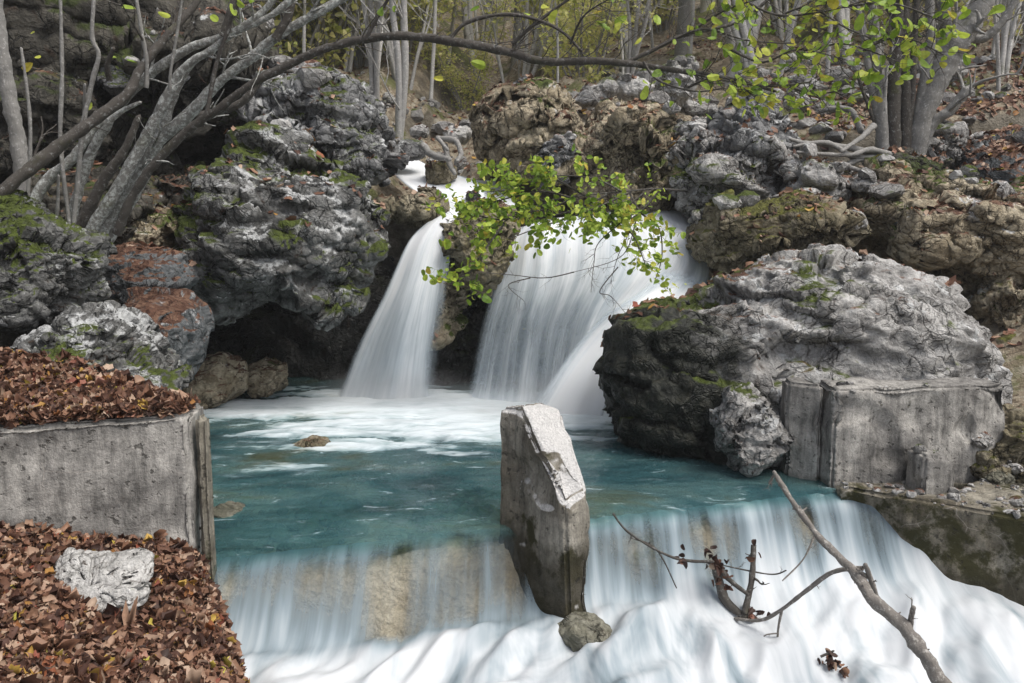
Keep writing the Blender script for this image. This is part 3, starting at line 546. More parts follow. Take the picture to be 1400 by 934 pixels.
def sheet(name, rows, nu, nv, dens, mat, layers=1, off=.05, seed=0, amp=.015, par_=None):
    """rows: list of polylines (left to right 3D points), top to bottom; lofted smoothly"""
    R = []
    for r in rows:
        r = np.array(r); t = np.linspace(0, len(r) - 1, nu); R.append(np.stack([np.interp(t, np.arange(len(r)), r[:, c]) for c in range(3)], 1))
    R = np.array(R); k = len(R); t = np.linspace(0, k - 1, nv); i = np.clip(t.astype(int), 0, k - 2); f = (t - i)[:, None, None]
    p0, p1, p2, p3 = R[np.clip(i - 1, 0, k - 1)], R[i], R[i + 1], R[np.clip(i + 2, 0, k - 1)]
    G = .5 * (2 * p1 + (p2 - p0) * f + (2 * p0 - 5 * p1 + 4 * p2 - p3) * f ** 2 + (3 * p1 - p0 - 3 * p2 + p3) * f ** 3)
    for q in range(3):
        for a_ in range(3): G[:, 1:-1, q] = (G[:, :-2, q] + G[:, 1:-1, q] * 2 + G[:, 2:, q]) / 4
    uu, vv = np.meshgrid(np.linspace(0, 1, nu), np.linspace(0, 1, nv))
    wd = np.linalg.norm(G[:, -1] - G[:, 0], axis=1).mean(); ln = np.linalg.norm(np.diff(G[:, nu // 2], axis=0), axis=1).sum()
    out = []
    for L in range(layers):
        V = G.reshape(-1, 3).copy(); q = np.stack([uu.ravel() * wd * 7 + L * 9, vv.ravel() * ln * .8, uu.ravel() * 0 + seed + L], 1)
        V[:, 1] += perlin(q, seed + L) * amp * 2.5 + L * off
        if hasattr(dens, '__call__'): dn = dens(uu.ravel(), vv.ravel(), L)
        uvs = np.stack([uu.ravel() * wd + L * 3.3, vv.ravel() * ln], 1)
        out.append((V, dn, uvs))
    V = np.concatenate([o[0] for o in out]); dn = np.concatenate([o[1] for o in out]); uvs = np.concatenate([o[2] for o in out]); g_ = grid_faces(nu, nv)
    return mesh_np(name, V, np.concatenate([g_ + L * nu * nv for L in range(layers)]), M[mat], dict(dens=dn), uv=uvs, parent=par_)
def edge(u, a=.06, b_=.08): return sst(0, a, u) * sst(1, 1 - b_, u)
# left fall
rows = [[P(598, 292, 8.45), P(628, 285, 8.4), P(640, 290, 8.4)], [P(590, 298, 8.15), P(612, 292, 8.1), P(630, 300, 8.1)], [P(556, 330, 7.95), P(590, 322, 7.9), P(622, 330, 7.95)], [P(522, 400, 7.8), P(570, 390, 7.7), P(614, 400, 7.8)], [P(482, 475, 7.7), P(548, 470, 7.5), P(612, 475, 7.7)], [P(448, 556, 7.55), P(530, 560, 7.3), P(612, 556, 7.6)]]
def dl(u, v, L): return edge(u, .12, .1) * (.97 - .42 * sst(.35, .85, v) - .45 * sst(.72, .95, u) * sst(.3, .7, v) + .25 * sst(.9, 1, v))
tag(sheet('waterfall', rows, 90, 80, dl, 'fall', 3, .05, 1), 'narrow white fall on the left arching down before the dark cave', 'waterfall')
# right fall
rows = [[P(692, 318, 8.7), P(745, 300, 8.6), P(830, 290, 8.7), P(905, 284, 8.9), P(940, 292, 8.9)],
        [P(684, 335, 8.3), P(740, 318, 8.15), P(830, 312, 8.1), P(915, 310, 8.2), P(952, 320, 8.3)],
        [P(668, 385, 8.05), P(735, 380, 7.85), P(825, 372, 7.75), P(920, 360, 7.8), P(972, 368, 7.9)],
        [P(645, 465, 7.8), P(715, 462, 7.6), P(790, 455, 7.5), P(860, 440, 7.5), P(960, 420, 7.6)],
        [P(622, 566, 7.4), P(700, 572, 7.15), P(770, 590, 6.9), P(830, 600, 6.9), P(900, 600, 6.9)]]
def dr(u, v, L): return edge(u, .08, .03) * (.90 - (.24 + .26 * sst(.62, .45, u)) * sst(.3, .75, v) + .3 * sst(.88, 1, v) + .1 * sst(.5, 1, u) - .12 * np.exp(-((u - .45) / .1) ** 2) * sst(.6, .1, v))
tag(sheet('waterfall', rows, 150, 90, dr, 'fall', 3, .06, 2), 'broad veil of water right of the mossy dividing rock', 'waterfall')
rows = [[P(905, 350, 7.75), P(950, 362, 7.7), P(985, 385, 7.6)], [P(868, 395, 7.45), P(915, 405, 7.35), P(960, 425, 7.3)], [P(815, 430, 7.15), P(858, 450, 7.0), P(900, 470, 7.0)],
        [P(765, 490, 6.9), P(808, 510, 6.8), P(845, 530, 6.8)], [P(712, 565, 6.7), P(765, 592, 6.6), P(818, 605, 6.6)]]
tag(sheet('waterfall', rows, 70, 80, lambda u, v, L: edge(u, .35, .15) * (1.15 + .1 * v) * sst(0, .3, v), 'fall', 3, .05, 3), 'thick bright chute sweeping down before the wet dark rock', 'waterfall')
# upper cascade and pool
rows = [[P(528, 212, 10.0), P(556, 216, 10.0), P(575, 220, 10.0)], [P(528, 226, 9.5), P(562, 230, 9.5), P(604, 232, 9.5)], [P(540, 244, 9.0), P(590, 248, 9.0), P(655, 246, 9.1)], [P(572, 268, 8.55), P(612, 268, 8.55), P(668, 264, 8.7)], [P(600, 292, 8.35), P(625, 288, 8.3), P(660, 285, 8.4)]]
tag(sheet('cascade', rows, 50, 50, lambda u, v, L: edge(u, .12, .15) * 1.05, 'fall', 2, .05, 4), 'short white cascade feeding the left fall from above', 'cascade')
rows = [[P(612, 246, 9.8), P(695, 247, 9.8)], [P(605, 262, 9.2), P(700, 262, 9.2)], [P(615, 280, 8.6), P(712, 282, 8.6)]]
tag(sheet('upper_pool', rows, 40, 20, lambda u, v, L: edge(u, .1, .1) * .95, 'fall', 1, .05, 5, .004), kind='structure')
rows = [[P(1340, 505, 7.2), P(1500, 505, 7.2)], [P(1340, 530, 6.4), P(1500, 530, 6.4)]]
tag(sheet('side_stream', rows, 30, 20, lambda u, v, L: .95 + 0 * u, 'fall', 1, .05, 6, .004), kind='structure')
rows = [[P(1385, 600, 5.6), P(1480, 600, 5.6)], [P(1370, 655, 4.9), P(1480, 655, 4.9)], [P(1340, 690, 4.6), P(1480, 700, 4.5)]]
tag(sheet('trickle', rows, 30, 20, lambda u, v, L: .8 * edge(u, .2, .01), 'fall', 1, .05, 7, .004), kind='structure')

# pool surface, then over the crest and down the weir as one continuous surface
def foam_field(x, y):
    q = np.stack([x * 1.5 + .8 * perlin(np.stack([x, y, 0 * x], 1) * 1.3, 2), y * 4.2, 0 * x], 1)
    nz_ = fbm(q * .9, 5, 21, .6)
    e = np.zeros_like(x)
    for (cx, cy, rx, ry, s_) in ((-1.15, 7.3, 1.25, .8, 1.15), (-.2, 7.0, .9, .75, 1.15), (.55, 6.8, .6, .6, 1.0), (-1.1, 6.2, 1.1, .65, .72), (-2.3, 7.0, .9, .5, .85), (-.45, 6.2, .8, .6, .8), (-1.6, 5.3, .8, .45, .22), (.75, 6.3, .4, .35, .45)):
        e = np.maximum(e, s_ * np.exp(-((x - cx) / rx) ** 2 - ((y - cy) / ry) ** 2))
    return np.clip(sst(.18, 1.05, e * 1.32 + nz_ * .55), 0, 1)
nx, ny = 300, 260; gx, gy = np.meshgrid(np.linspace(-3.6, 2.6, nx), np.linspace(0, 1, ny)); x = gx.ravel(); y = lip_y(x) - .06 + (9.16 - lip_y(x)) * gy.ravel() ** 1.25
q = np.stack([x, y * 1.6, 0 * x], 1); fo_ = foam_field(x, y)
z = .012 * fbm(q * 2.2, 4, 8) + .022 * sst(.3, 1, fo_) * (1 + .4 * fbm(q * 2, 2, 9)) - .012 * sst(.25, 0, y - lip_y(x)) - .045 * sst(.05, -.07, y - lip_y(x))
b = NB('pool water'); p = b.pos((1, 1.9, 1)); fm = b.attr('foam')
ff = b.math('ADD', fm, b.math('MULTIPLY', b.math('SUBTRACT', b.noise(b.pos((1.2, 3., 1)), 2.6, 5, .55, 1.6), .5), b.rng(fm, 0, .4, 0.1, 1.3))); ff = b.math('MULTIPLY', b.rng(ff, -.1, 1.25), .95)
wisp = b.rng(b.noise(b.pos((1, 2.6, 1)), 2.3, 8, .66, 2.2), .57, .72, 0, .38); ff = b.math('MAXIMUM', ff, wisp)
deep = b.ramp(b.noise(b.pos((1, 2, 1)), .9, 5, .6, .5), [(.34, (.02, .075, .09)), (.46, (.05, .145, .165)), (.57, (.11, .22, .225)), (.68, (.11, .13, .07))])
col = b.mix(ff, deep, (.70, .76, .80)); nor = b.bump(b.noise(p, 3.2, 6, .55, .9), .22, .09)
nor2 = b.bump(b.noise(p, 3.0, 3, .5, 1.), .12, .1)
solid = b.bsdf(col, b.rng(ff, 0, .6, .12, .6), nor, .5)
tr = b.n('ShaderNodeBsdfTransparent'); b.L(b.mix(b.attr('edge'), (.93, .97, .97), (.48, .70, .68)), tr.inputs[0]); xm = b.n('ShaderNodeMixShader'); b.L(b.math('MULTIPLY', b.rng(ff, 0, .35, .50, 1.), b.attr('edge')), xm.inputs[0]); b.L(tr.outputs[0], xm.inputs[1]); b.L(solid, xm.inputs[2])
M['pool'] = b.done(xm.outputs[0])
tag(mesh_np('pool_water', np.stack([x, y, z], 1), grid_faces(nx, ny), M['pool'], dict(foam=fo_, edge=sst(-.055, .06, y - lip_y(x) + .03 * perlin(np.stack([x * 9, 0 * x, 0 * x], 1), 3)))), kind='structure')
# weir sheet + lower rapids: s runs downstream from the crest
nx, ny = 420, 300; gx, gs = np.meshgrid(np.linspace(-1.46, 3.6, nx), np.linspace(0, 1, ny)); x = gx.ravel(); s_ = -.03 + gs.ravel() ** 1.4 * 2.95
y = lip_y(np.minimum(x, 1.85)) + .03 - s_
z = lower_z(x, s_)
q = np.stack([x * 2.0 + s_ * .8, s_ * 1.1, 0 * x], 1); lump = fbm(q * 1.3, 4, 31, .55); mid = sst(.26, .6, s_)
z = z + mid * (.15 * fbm(q * 1.5, 2, 31, .45) + .03 * fbm(q * 3., 2, 33) + .03) + .012 * perlin(np.stack([x * 16, s_ * 1.2, 0 * x], 1), 4) * (1 - mid)
dn = .42 + .55 * sst(.08, .45, s_ + .25 * perlin(np.stack([x * 2.2, s_, 0 * x], 1), 40)) + .30 * perlin(np.stack([x * 3.2, s_ * 1.2, 0 * x], 1), 44)
dn = dn + .14 * sst(.5, 1.5, x) + .25 * sst(.10, 0., s_)
bare = np.exp(-((x + .25) / .42) ** 2) * sst(.62, .3, s_) * .55 + np.exp(-((x + .62) / .25) ** 2 - ((s_ - .34) / .16) ** 2) * .5 + np.exp(-((x + 1.1) / .25) ** 2 - ((s_ - .38) / .12) ** 2) * .3
dn = np.clip(dn - bare * .62 + mid * .22, .36, 1.25)
b = NB('rapids'); d_ = b.attr('dens'); u1_ = b.math('ADD', b.math('MULTIPLY', b.noise(uvp(b, (6, .9, 1)), 1, 4, .55, .5), .65), b.math('MULTIPLY', b.noise(uvp(b, (19, 1.2, 1)), 1, 3, .5, .3), .35)); u2_ = b.math('ADD', b.math('MULTIPLY', b.noise(uvp(b, (2.2, .8, 1)), 1.3, 4, .55, 1.2), .75), b.math('MULTIPLY', b.noise(uvp(b, (9, 1.1, 1)), 1.2, 4, .55, .6), .25))
fl = b.attr('mid'); st_ = b.mix(fl, u1_, u2_)
val = b.math('ADD', d_, b.math('MULTIPLY', b.math('SUBTRACT', st_, .5), b.math('ADD', 1.7, b.math('MULTIPLY', fl, 1.6)))); al = b.rng(val, .15, .95)
c = b.mix(b.rng(val, .60, 1.50), (.19, .245, .28), (.55, .57, .59)); solid = b.bsdf(c, .6, None, .1); M['rapids'] = water_out(b, solid, al)
tag(mesh_np('rapids_water', np.stack([x, y, z], 1), grid_faces(nx, ny), M['rapids'], dict(dens=dn, mid=mid), uv=np.stack([x, s_], 1)), kind='structure')
# dark bluish water body just beneath the foam
nx, ny = 120, 80; gx, gs = np.meshgrid(np.linspace(-1.46, 4.2, nx), np.linspace(0, 1, ny)); x = gx.ravel(); s_ = .55 + gs.ravel() * 2.5
z = lower_z(x, s_) - .2 + .04 * fbm(np.stack([x * 2, s_ * 2, 0 * x], 1), 3, 60)
b = NB('deep stream'); c = b.ramp(b.noise(b.pos(), 2.2, 5, .6), [(.3, (.05, .10, .125)), (.7, (.18, .26, .31))]); M['stream'] = b.done(b.bsdf(c, .35, None, .4))
tag(mesh_np('stream_water', np.stack([x, lip_y(np.minimum(x, 1.85)) - s_, z], 1), grid_faces(nx, ny), M['stream']), kind='structure')

# ------------------------------------------------------------------ wood
def bark(name, a_, b2, li, amt=.5):
    b = NB(name); p = b.pos(); c = b.mix(b.noise(p, 9, 5, .65), a_, b2); l = b.rng(b.noise(p, 40, 6, .75, .2), .58 - .14 * amt, .72 - .12 * amt); c = b.mix(b.math('MULTIPLY', l, .85), c, li)
    m = b.rng(b.noise(p, 3.1, 5, .6), .60, .70); c = b.mix(b.math('MULTIPLY', m, .5), c, (.06, .065, .02))
    h = b.math('ADD', b.noise(b.pos((1, 1, .35)), 60, 4, .7), b.noise(p, 26, 4, .6)); return b.done(b.bsdf(c, .85, b.bump(h, .7, .012), .25))
M['bark_l'] = bark('lichened bark', (.13, .125, .115), (.25, .245, .23), (.52, .54, .52), .9)
M['bark_d'] = bark('dark bark', (.04, .035, .03), (.10, .09, .08), (.26, .26, .25), .35)
M['bark_g'] = bark('grey bark', (.16, .155, .145), (.29, .28, .265), (.46, .455, .44), .4)
M['bark_p'] = bark('pale bark', (.28, .27, .26), (.46, .45, .43), (.66, .65, .63), .5)
M['wood'] = bark('bleached driftwood', (.10, .09, .08), (.24, .22, .20), (.42, .40, .37), .5)
def spline(pts, n):
    pts = np.array(pts, float); k = len(pts)
    if k == 2: t = np.linspace(0, 1, n)[:, None]; return pts[0] * (1 - t) + pts[1] * t
    t = np.linspace(0, k - 1, n); i = np.clip(t.astype(int), 0, k - 2); f = (t - i)[:, None]
    p0, p1, p2, p3 = pts[np.clip(i - 1, 0, k - 1)], pts[i], pts[i + 1], pts[np.clip(i + 2, 0, k - 1)]
    return .5 * (2 * p1 + (p2 - p0) * f + (2 * p0 - 5 * p1 + 4 * p2 - p3) * f ** 2 + (3 * p1 - p0 - 3 * p2 + p3) * f ** 3)
class Wood:
    def __init__(s): s.V, s.F, s.n = [], [], 0
    def tube(s, pts, r0, r1, n=None, sides=8, rough=.12, seed=0, r=None):
        n = n or max(4, len(pts) * 5); c = spline(pts, n); t = np.gradient(c, axis=0); t /= np.linalg.norm(t, axis=1, keepdims=True) + 1e-9
        ref = np.array([.3, .9, .2]); a_ = np.cross(t, ref); a_ /= np.linalg.norm(a_, axis=1, keepdims=True) + 1e-9; b_ = np.cross(t, a_)
        R = np.linspace(r0, r1, n) if r is None else np.interp(np.linspace(0, 1, n), np.linspace(0, 1, len(r)), r)
        an = np.linspace(0, 2 * np.pi, sides, endpoint=False); v = c[:, None] + R[:, None, None] * (np.cos(an)[None, :, None] * a_[:, None] + np.sin(an)[None, :, None] * b_[:, None])
        v = v.reshape(-1, 3)
        if rough: cc = c.repeat(sides, 0); v = cc + (v - cc) * (1 + rough * 2.2 * perlin(v * 16 + seed, 3) + rough * perlin(v * 45, 5))[:, None]
        i = np.arange(n - 1)[:, None] * sides; j = np.arange(sides)[None]; j2 = (j + 1) % sides
        f = np.stack([(i + j).ravel(), (i + j2).ravel(), (i + sides + j2).ravel(), (i + sides + j).ravel()], 1)
        v = np.concatenate([v, c[-1:] + t[-1:] * R[-1]]); e = (n - 1) * sides; k0 = len(v) - 1
        cap = np.array([[e + q, e + (q + 1) % sides, k0, k0] for q in range(sides)])
        s.V.append(v); s.F.append(f + s.n); s.F.append(cap + s.n); s.n += len(v); return c
    def build(s, name, mat, parent=None):
        V = np.concatenate(s.V); Fq = np.concatenate(s.F); tri = Fq[:, 2] == Fq[:, 3]
        m = bpy.data.meshes.new(name); q = Fq[~tri]; t = Fq[tri][:, :3]; L = np.concatenate([q.ravel(), t.ravel()]).astype(np.int32)
        m.vertices.add(len(V)); m.vertices.foreach_set('co', V.astype(np.float32).ravel()); m.loops.add(len(L)); m.loops.foreach_set('vertex_index', L); m.polygons.add(len(Fq))
        m.polygons.foreach_set('loop_start', np.concatenate([np.arange(len(q)) * 4, len(q) * 4 + np.arange(len(t)) * 3]).astype(np.int32)); m.update(calc_edges=True)
        m.polygons.foreach_set('use_smooth', np.full(len(Fq), True)); m.materials.append(M[mat]); o = bpy.data.objects.new(name, m); COL.objects.link(o)
        if parent: o.parent = parent
        return o
def twigs(w, c, r0, RGt, n, ln, up=(0, 0, .3), depth=2, tips=None, jit=.6, frm=.15, to=1., dirn=None):
    """side twigs growing off the centre line c"""
    for k in range(n):
        i = int(RGt.uniform(frm, to) * (len(c) - 1)); i = min(max(i, 1), len(c) - 2); t = c[i + 1] - c[i - 1]; t /= np.linalg.norm(t) + 1e-9
        d_ = RGt.normal(size=3) * jit; d_ -= (d_ @ t) * t * .7; d_ += t * .55 + np.array(up) + (0 if dirn is None else np.array(dirn)); d_ /= np.linalg.norm(d_)
        L = ln * RGt.uniform(.45, 1.2); p = [c[i]]; dd = d_.copy()
        for q in range(4): dd = dd + RGt.normal(size=3) * .22 + np.array(up) * .15; dd /= np.linalg.norm(dd); p.append(p[-1] + dd * L / 4)
        r = r0 * RGt.uniform(.45, .7); cc = w.tube(p, r, r * .3, 9, 5 if depth > 1 else 4, 0)
        if tips is not None and depth <= 1: tips.extend(cc[3:])
        if depth > 1: twigs(w, cc, r, RGt, RGt.integers(2, 4), L * .55, up, depth - 1, tips, jit)
def px(pts, ds): 
    t = np.linspace(0, 1, len(pts)); return [P(u, v, d_) for (u, v), d_ in zip(pts, np.interp(t, np.linspace(0, 1, len(ds)), ds))]
RT = np.random.default_rng(5)
# leaning multi-stemmed tree on the left
lt_ = empty('leaning_hazel'); tag(lt_, 'leaning many stemmed grey tree on the left whose branch arches over the stream', 'tree')
def stem(e, pts, ds, r, mat='bark_l', ntw=0, ln=.4, name='stem', sides=10, tips=None, **k):
    w = Wood(); q = px(pts, ds); dm = np.mean(ds); r = [x * (.8 if mat == 'bark_l' else 1) for x in r]; c = w.tube(q, 0, 0, len(q) * 9, sides, .13, RT.random() * 9, r=[x / F * dm for x in r])
    if ntw: twigs(w, c, r[-1] / F * dm * .8, RT, ntw, ln, tips=tips, **k)
    w.build(name, mat, e); return c
stem(lt_, [(-30,290),(30,240),(80,200),(130,163),(172,130),(196,88),(230,48),(262,12),(290,-30)], [4.6,5.2], [8,8,7,6,5,4], 'bark_d', 6)
stem(lt_, [(105,345),(150,275),(185,215),(212,165),(232,125),(252,93),(292,66),(322,44),(372,20),(420,-20)], [5.2,5.0], [10,10,9,7,6,5,5], ntw=5)
stem(lt_, [(125,345),(165,270),(212,200),(262,152),(300,112),(345,78),(385,46),(430,20),(500,-20)], [5.3,5.2], [11,10,10,8,8,7,6], ntw=8)
tl = []
arch = stem(lt_, [(160,320),(176,280),(205,232),(255,180),(300,148),(345,115),(400,86),(440,68),(500,53),(560,50),(620,57),(690,70),(745,84),(830,84),(930,97),(1000,108),(1060,125)], [5.2,4.9,4.5], [7,6,6,5.5,5.5,5.5,5.5,5.5,5.5,5,4,2.5,1.6], 'bark_d', 22, .38, tips=None, frm=.35, to=1., up=(.3,0,.25))
stem(lt_, [(35,305),(60,252),(98,218),(122,185),(140,165)], [5.0,5.1], [9,9,8,6,5])
stem(lt_, [(88,345),(112,245),(140,180),(175,130),(212,97),(255,68),(305,50),(350,25),(390,-20)], [5.25,5.0], [8,8,8,8,7,6,5], ntw=4)
stem(lt_, [(140,340),(190,255),(218,190),(238,130),(262,88),(300,60)], [5.35,5.2], [10,9,8,7,5,4])
stem(lt_, [(150,165),(170,150),(192,140)], [5.0,5.0], [5,4,3]); stem(lt_, [(100,330),(140,250),(170,205),(190,160)], [5.5,5.5], [9,7,5,4], 'bark_d')
stem(lt_, [(305,50),(318,10),(330,-30)], [5.0,5.0], [6,5,4], 'bark_d', 3); stem(lt_, [(376,54),(395,20),(402,-20)], [5.2,5.2], [6,5,4], 'bark_d', 3)
stem(lt_, [(270,160),(330,140),(365,100),(400,98)], [5.6,5.6], [6,5,4,2], 'bark_d')
for pts in ([(500,54),(530,0),(560,-40)], [(615,55),(640,30),(700,20),(760,38),(795,70)], [(700,60),(735,30),(790,-10)], [(860,84),(900,65),(935,48),(1010,30),(1060,-10)]):
    stem(lt_, pts, [4.8, 4.7], [3, 2.4, 1.6], 'bark_d', 6, .22, name='side_branch', sides=6)
# leafy end of the arching branch
w = Wood(); tips = []
for pts in ([(930,97),(990,110),(1050,118),(1110,112)], [(900,65),(960,40),(1020,55),(1085,60)], [(935,50),(990,15),(1050,-5)], [(985,60),(1040,85),(1090,68),(1150,80)], [(940,120),(985,105),(1030,130)], [(1040,40),(1100,10),(1160,40),(1210,60)], [(1090,80),(1150,60),(1230,85)], [(780,60),(800,20),(850,-10)], [(1000,-10),(1060,20),(1130,15),(1200,-5)], [(1180,70),(1230,50),(1290,75)], [(1150,10),(1220,5),(1290,30)], [(880,85),(900,110),(950,125),(990,120)], [(1060,110),(1110,128),(1170,120)]):
    c = w.tube(px(pts, [4.6, 4.3]), .008, .003, 24, 5, 0); twigs(w, c, .0045, RT, 11, .26, (0, 0, .0), 2, tips)
w.build('leafy_twigs', 'bark_d', lt_)
tp = np.array(tips); uvx = 700 + (tp[:, 0] / tp[:, 1]) * F; pr = np.clip((uvx - 760) / 240, .10, 1) * .25; tp = tp[RT.random(len(tp)) < pr]
leaves('foliage', tp + RT.normal(size=tp.shape) * .03, np.tile([0, -.7, .6], (len(tp), 1)), .052, 'leaf', RT, .7, .35, parent=lt_)
few = [P(*q) for q in ((175,10,4.8),(225,20,4.8),(293,25,4.9),(155,78,5),(45,45,5),(52,78,5),(38,92,5),(122,146,5),(180,85,5),(655,88,4.6),(600,108,4.6),(650,12,4.6),(540,12,4.7),(520,15,4.7),(745,10,4.6),(720,20,4.6),(755,22,4.5),(850,30,4.5),(330,5,4.9),(318,14,4.9),(344,2,4.9))]
leaves('foliage', np.array(few), np.tile([0, -.8, .5], (len(few), 1)), .06, 'leaf', RT, .4, .3, parent=lt_)
# upright grey trunk at the far left and thin sprouts
t = empty('grey_tree'); tag(t, 'straight grey trunk at the far left edge behind the dark leaning stem', 'tree'); stem(t, [(28,330),(30,240),(20,170),(8,110),(-2,40),(-8,-40)], [5.6,5.4], [10,10,10,9,8], 'bark_g', name='trunk')
for pts, r, lb in (([(100,345),(83,200),(85,100),(82,-20)], 3, 'straight thin grey sprout crossing the dark leaning stem'), ([(97,335),(106,250),(114,170),(127,108),(135,75),(126,50),(129,-10)], 3.5, 'kinked thin sprout with a bend near the top left'),
    ([(200,120),(200,80),(194,45),(184,-15)], 3, 'thin pale sprout bending left at the top'), ([(34,310),(41,220),(40,150),(29,66)], 2.6, 'short thin sprout ending below the frame top, leftmost'),
    ([(70,330),(78,290),(80,240)], 2.4, 'shortest sprout at the foot of the leaning stems'), ([(232,125),(233,100),(243,40),(250,-10)], 2.2, 'slim sprout rising between the crossing stems'),
    ([(283,155),(295,90),(310,45),(328,-15)], 3, 'slim dark sprout leaning right before the arching stem'), ([(150,110),(147,90),(155,66)], 4, 'broken dark stub pointing up among the sprouts'), ([(115,160),(116,115)], 2.4, 'tiny sprout stub beside the kinked one')):
    e = empty('sprout'); tag(e, lb, 'sprout', 'thin sprouts rising among the leaning stems'); stem(e, pts, [5.0, 4.9], [r, r * .9, r * .7], 'bark_g' if 'dark' not in lb[:14] else 'bark_d', name='stem', sides=7)
# clump of stems on the right
cl = empty('stem_clump'); tag(cl, 'clump of straight dark stems with one thick leaning limb on the right bank', 'tree')
for pts, r, m_ in (([(1208,215),(1203,120),(1195,40),(1190,-30)], [9,8,6,5], 'bark_g'), ([(1222,218),(1222,120),(1228,30),(1232,-30)], [10,9,8,7], 'bark_d'), ([(1238,220),(1238,130),(1236,50),(1240,-30)], [8,7,6,5], 'bark_d'),
    ([(1250,222),(1262,160),(1285,100),(1305,60),(1335,20),(1355,-30)], [12,13,16,18,14,12], 'bark_g'), ([(1255,220),(1275,170),(1300,150),(1322,122)], [7,7,7,6], 'bark_g'), ([(1244,220),(1262,120),(1272,60),(1270,-30)], [7,7,6,5], 'bark_g'),
    ([(1214,215),(1190,110),(1180,40),(1160,-30)], [6,5,4,3], 'bark_g'), ([(1305,60),(1290,20),(1300,-30)], [8,7,6], 'bark_g'), ([(1320,50),(1345,52),(1370,30),(1400,-20)], [6,6,5,4], 'bark_g'), ([(1230,218),(1245,150),(1250,60),(1255,-30)], [5,4,4,3], 'bark_d'),
    ([(1200,180),(1185,140),(1172,105)], [2,2,1.5], 'bark_d'), ([(1212,212),(1210,140),(1213,90)], [2.5,2,2], 'bark_p')):
    stem(cl, pts, [8.6, 8.4], r, m_, 3, .5)
w = Wood()
for pts in ([(1215,215),(1150,200),(1100,195),(1080,190)], [(1220,212),(1170,215),(1130,195),(1085,200)], [(1195,172),(1175,190),(1150,207)], [(1205,210),(1160,225),(1180,235)], [(1225,215),(1190,205),(1160,212),(1090,208)]):
    w.tube(px(pts, [8.2, 7.9]), .035, .015, 24, 8, .2)
w.build('roots', 'bark_g', cl)
e = empty('fallen_branch'); tag(e, 'bent grey branch lying on the leaf slope left of the clump', 'branch'); stem(e, [(1118,152),(1160,150),(1178,180)], [9.4, 9.1], [4, 4, 4.5], 'bark_g', name='stem')
e = empty('curved_roots'); tag(e, 'twisted dark driftwood arching over the upper stream', 'driftwood')
for pts, r in (([(578,198),(592,212),(615,218)], 5), ([(600,190),(622,192),(630,210),(625,220)], 4), ([(608,198),(615,225),(622,238)], 4), ([(598,188),(612,205)], 3)): stem(e, pts, [8.9, 8.7], [r, r, r * .7], 'bark_g', name='limb')

# leafy sprig hanging before the right fall
sp = empty('leafy_branch'); tag(sp, 'sprig of small bright green leaves hanging in front of the right fall', 'branch'); w = Wood(); tips = []; bare_ = []
main = [([(940,262),(900,258),(850,262),(790,268),(730,280),(680,310),(650,335)], [8.2, 7.2, 6.9]), ([(860,262),(875,290),(900,310),(905,350),(895,385)], [7.2, 6.9]), ([(800,268),(760,245),(725,232),(700,240)], [7.1, 7.0]), ([(730,282),(690,300),(650,295),(625,300)], [7.0, 6.9]), ([(860,264),(800,290),(740,310),(700,325)], [7.1, 6.8]),
        ([(690,305),(660,345),(640,375),(618,380)], [6.9, 6.8]), ([(840,266),(850,300),(870,330),(885,370)], [7.1, 6.8]), ([(780,270),(740,262),(680,275),(645,290)], [7.0, 6.9]), ([(900,262),(880,285),(860,300),(830,305)], [7.1, 7.0]), ([(745,275),(700,262),(670,262)], [7, 6.9]), ([(850,262),(815,245),(770,240),(740,245)], [7.1,7.0]), ([(830,266),(790,285),(755,295),(730,300)], [7.1,6.9]), ([(880,264),(850,285),(815,292),(790,300)], [7.1,6.9]), ([(790,268),(750,285),(715,290),(680,290)], [7.0,6.9])]
for pts, ds in main:
    c = w.tube(px(pts, ds), .010, .004, 30, 5, 0); twigs(w, c, .004, RT, 10, .26, (0, -.1, .0), 2, tips, .5)
for pts, ds in (([(862,262),(862,310),(845,350),(835,385)], [7.1, 6.9]), ([(868,290),(820,330),(812,360),(808,400)], [7.0, 6.9]), ([(785,372),(745,380),(700,376),(652,372)], [6.8, 6.7]), ([(845,365),(820,398),(835,405),(855,428)], [6.9, 6.8]), ([(870,300),(850,350),(785,372)], [7.0, 6.8]), ([(725,380),(695,390),(715,410)], [6.8, 6.7])):
    c = w.tube(px(pts, ds), .006, .002, 24, 5, 0); twigs(w, c, .003, RT, 9, .18, (0, 0, -.1), 2, None)
w.build('twigs', 'bark_d', sp); tp = np.array(tips); tp = tp[RT.random(len(tp)) < .85]
leaves('foliage', tp + RT.normal(size=tp.shape) * .03, np.tile([0, -.7, .6], (len(tp), 1)), .052, 'leaf', RT, .7, .3, parent=sp, pw=1.)

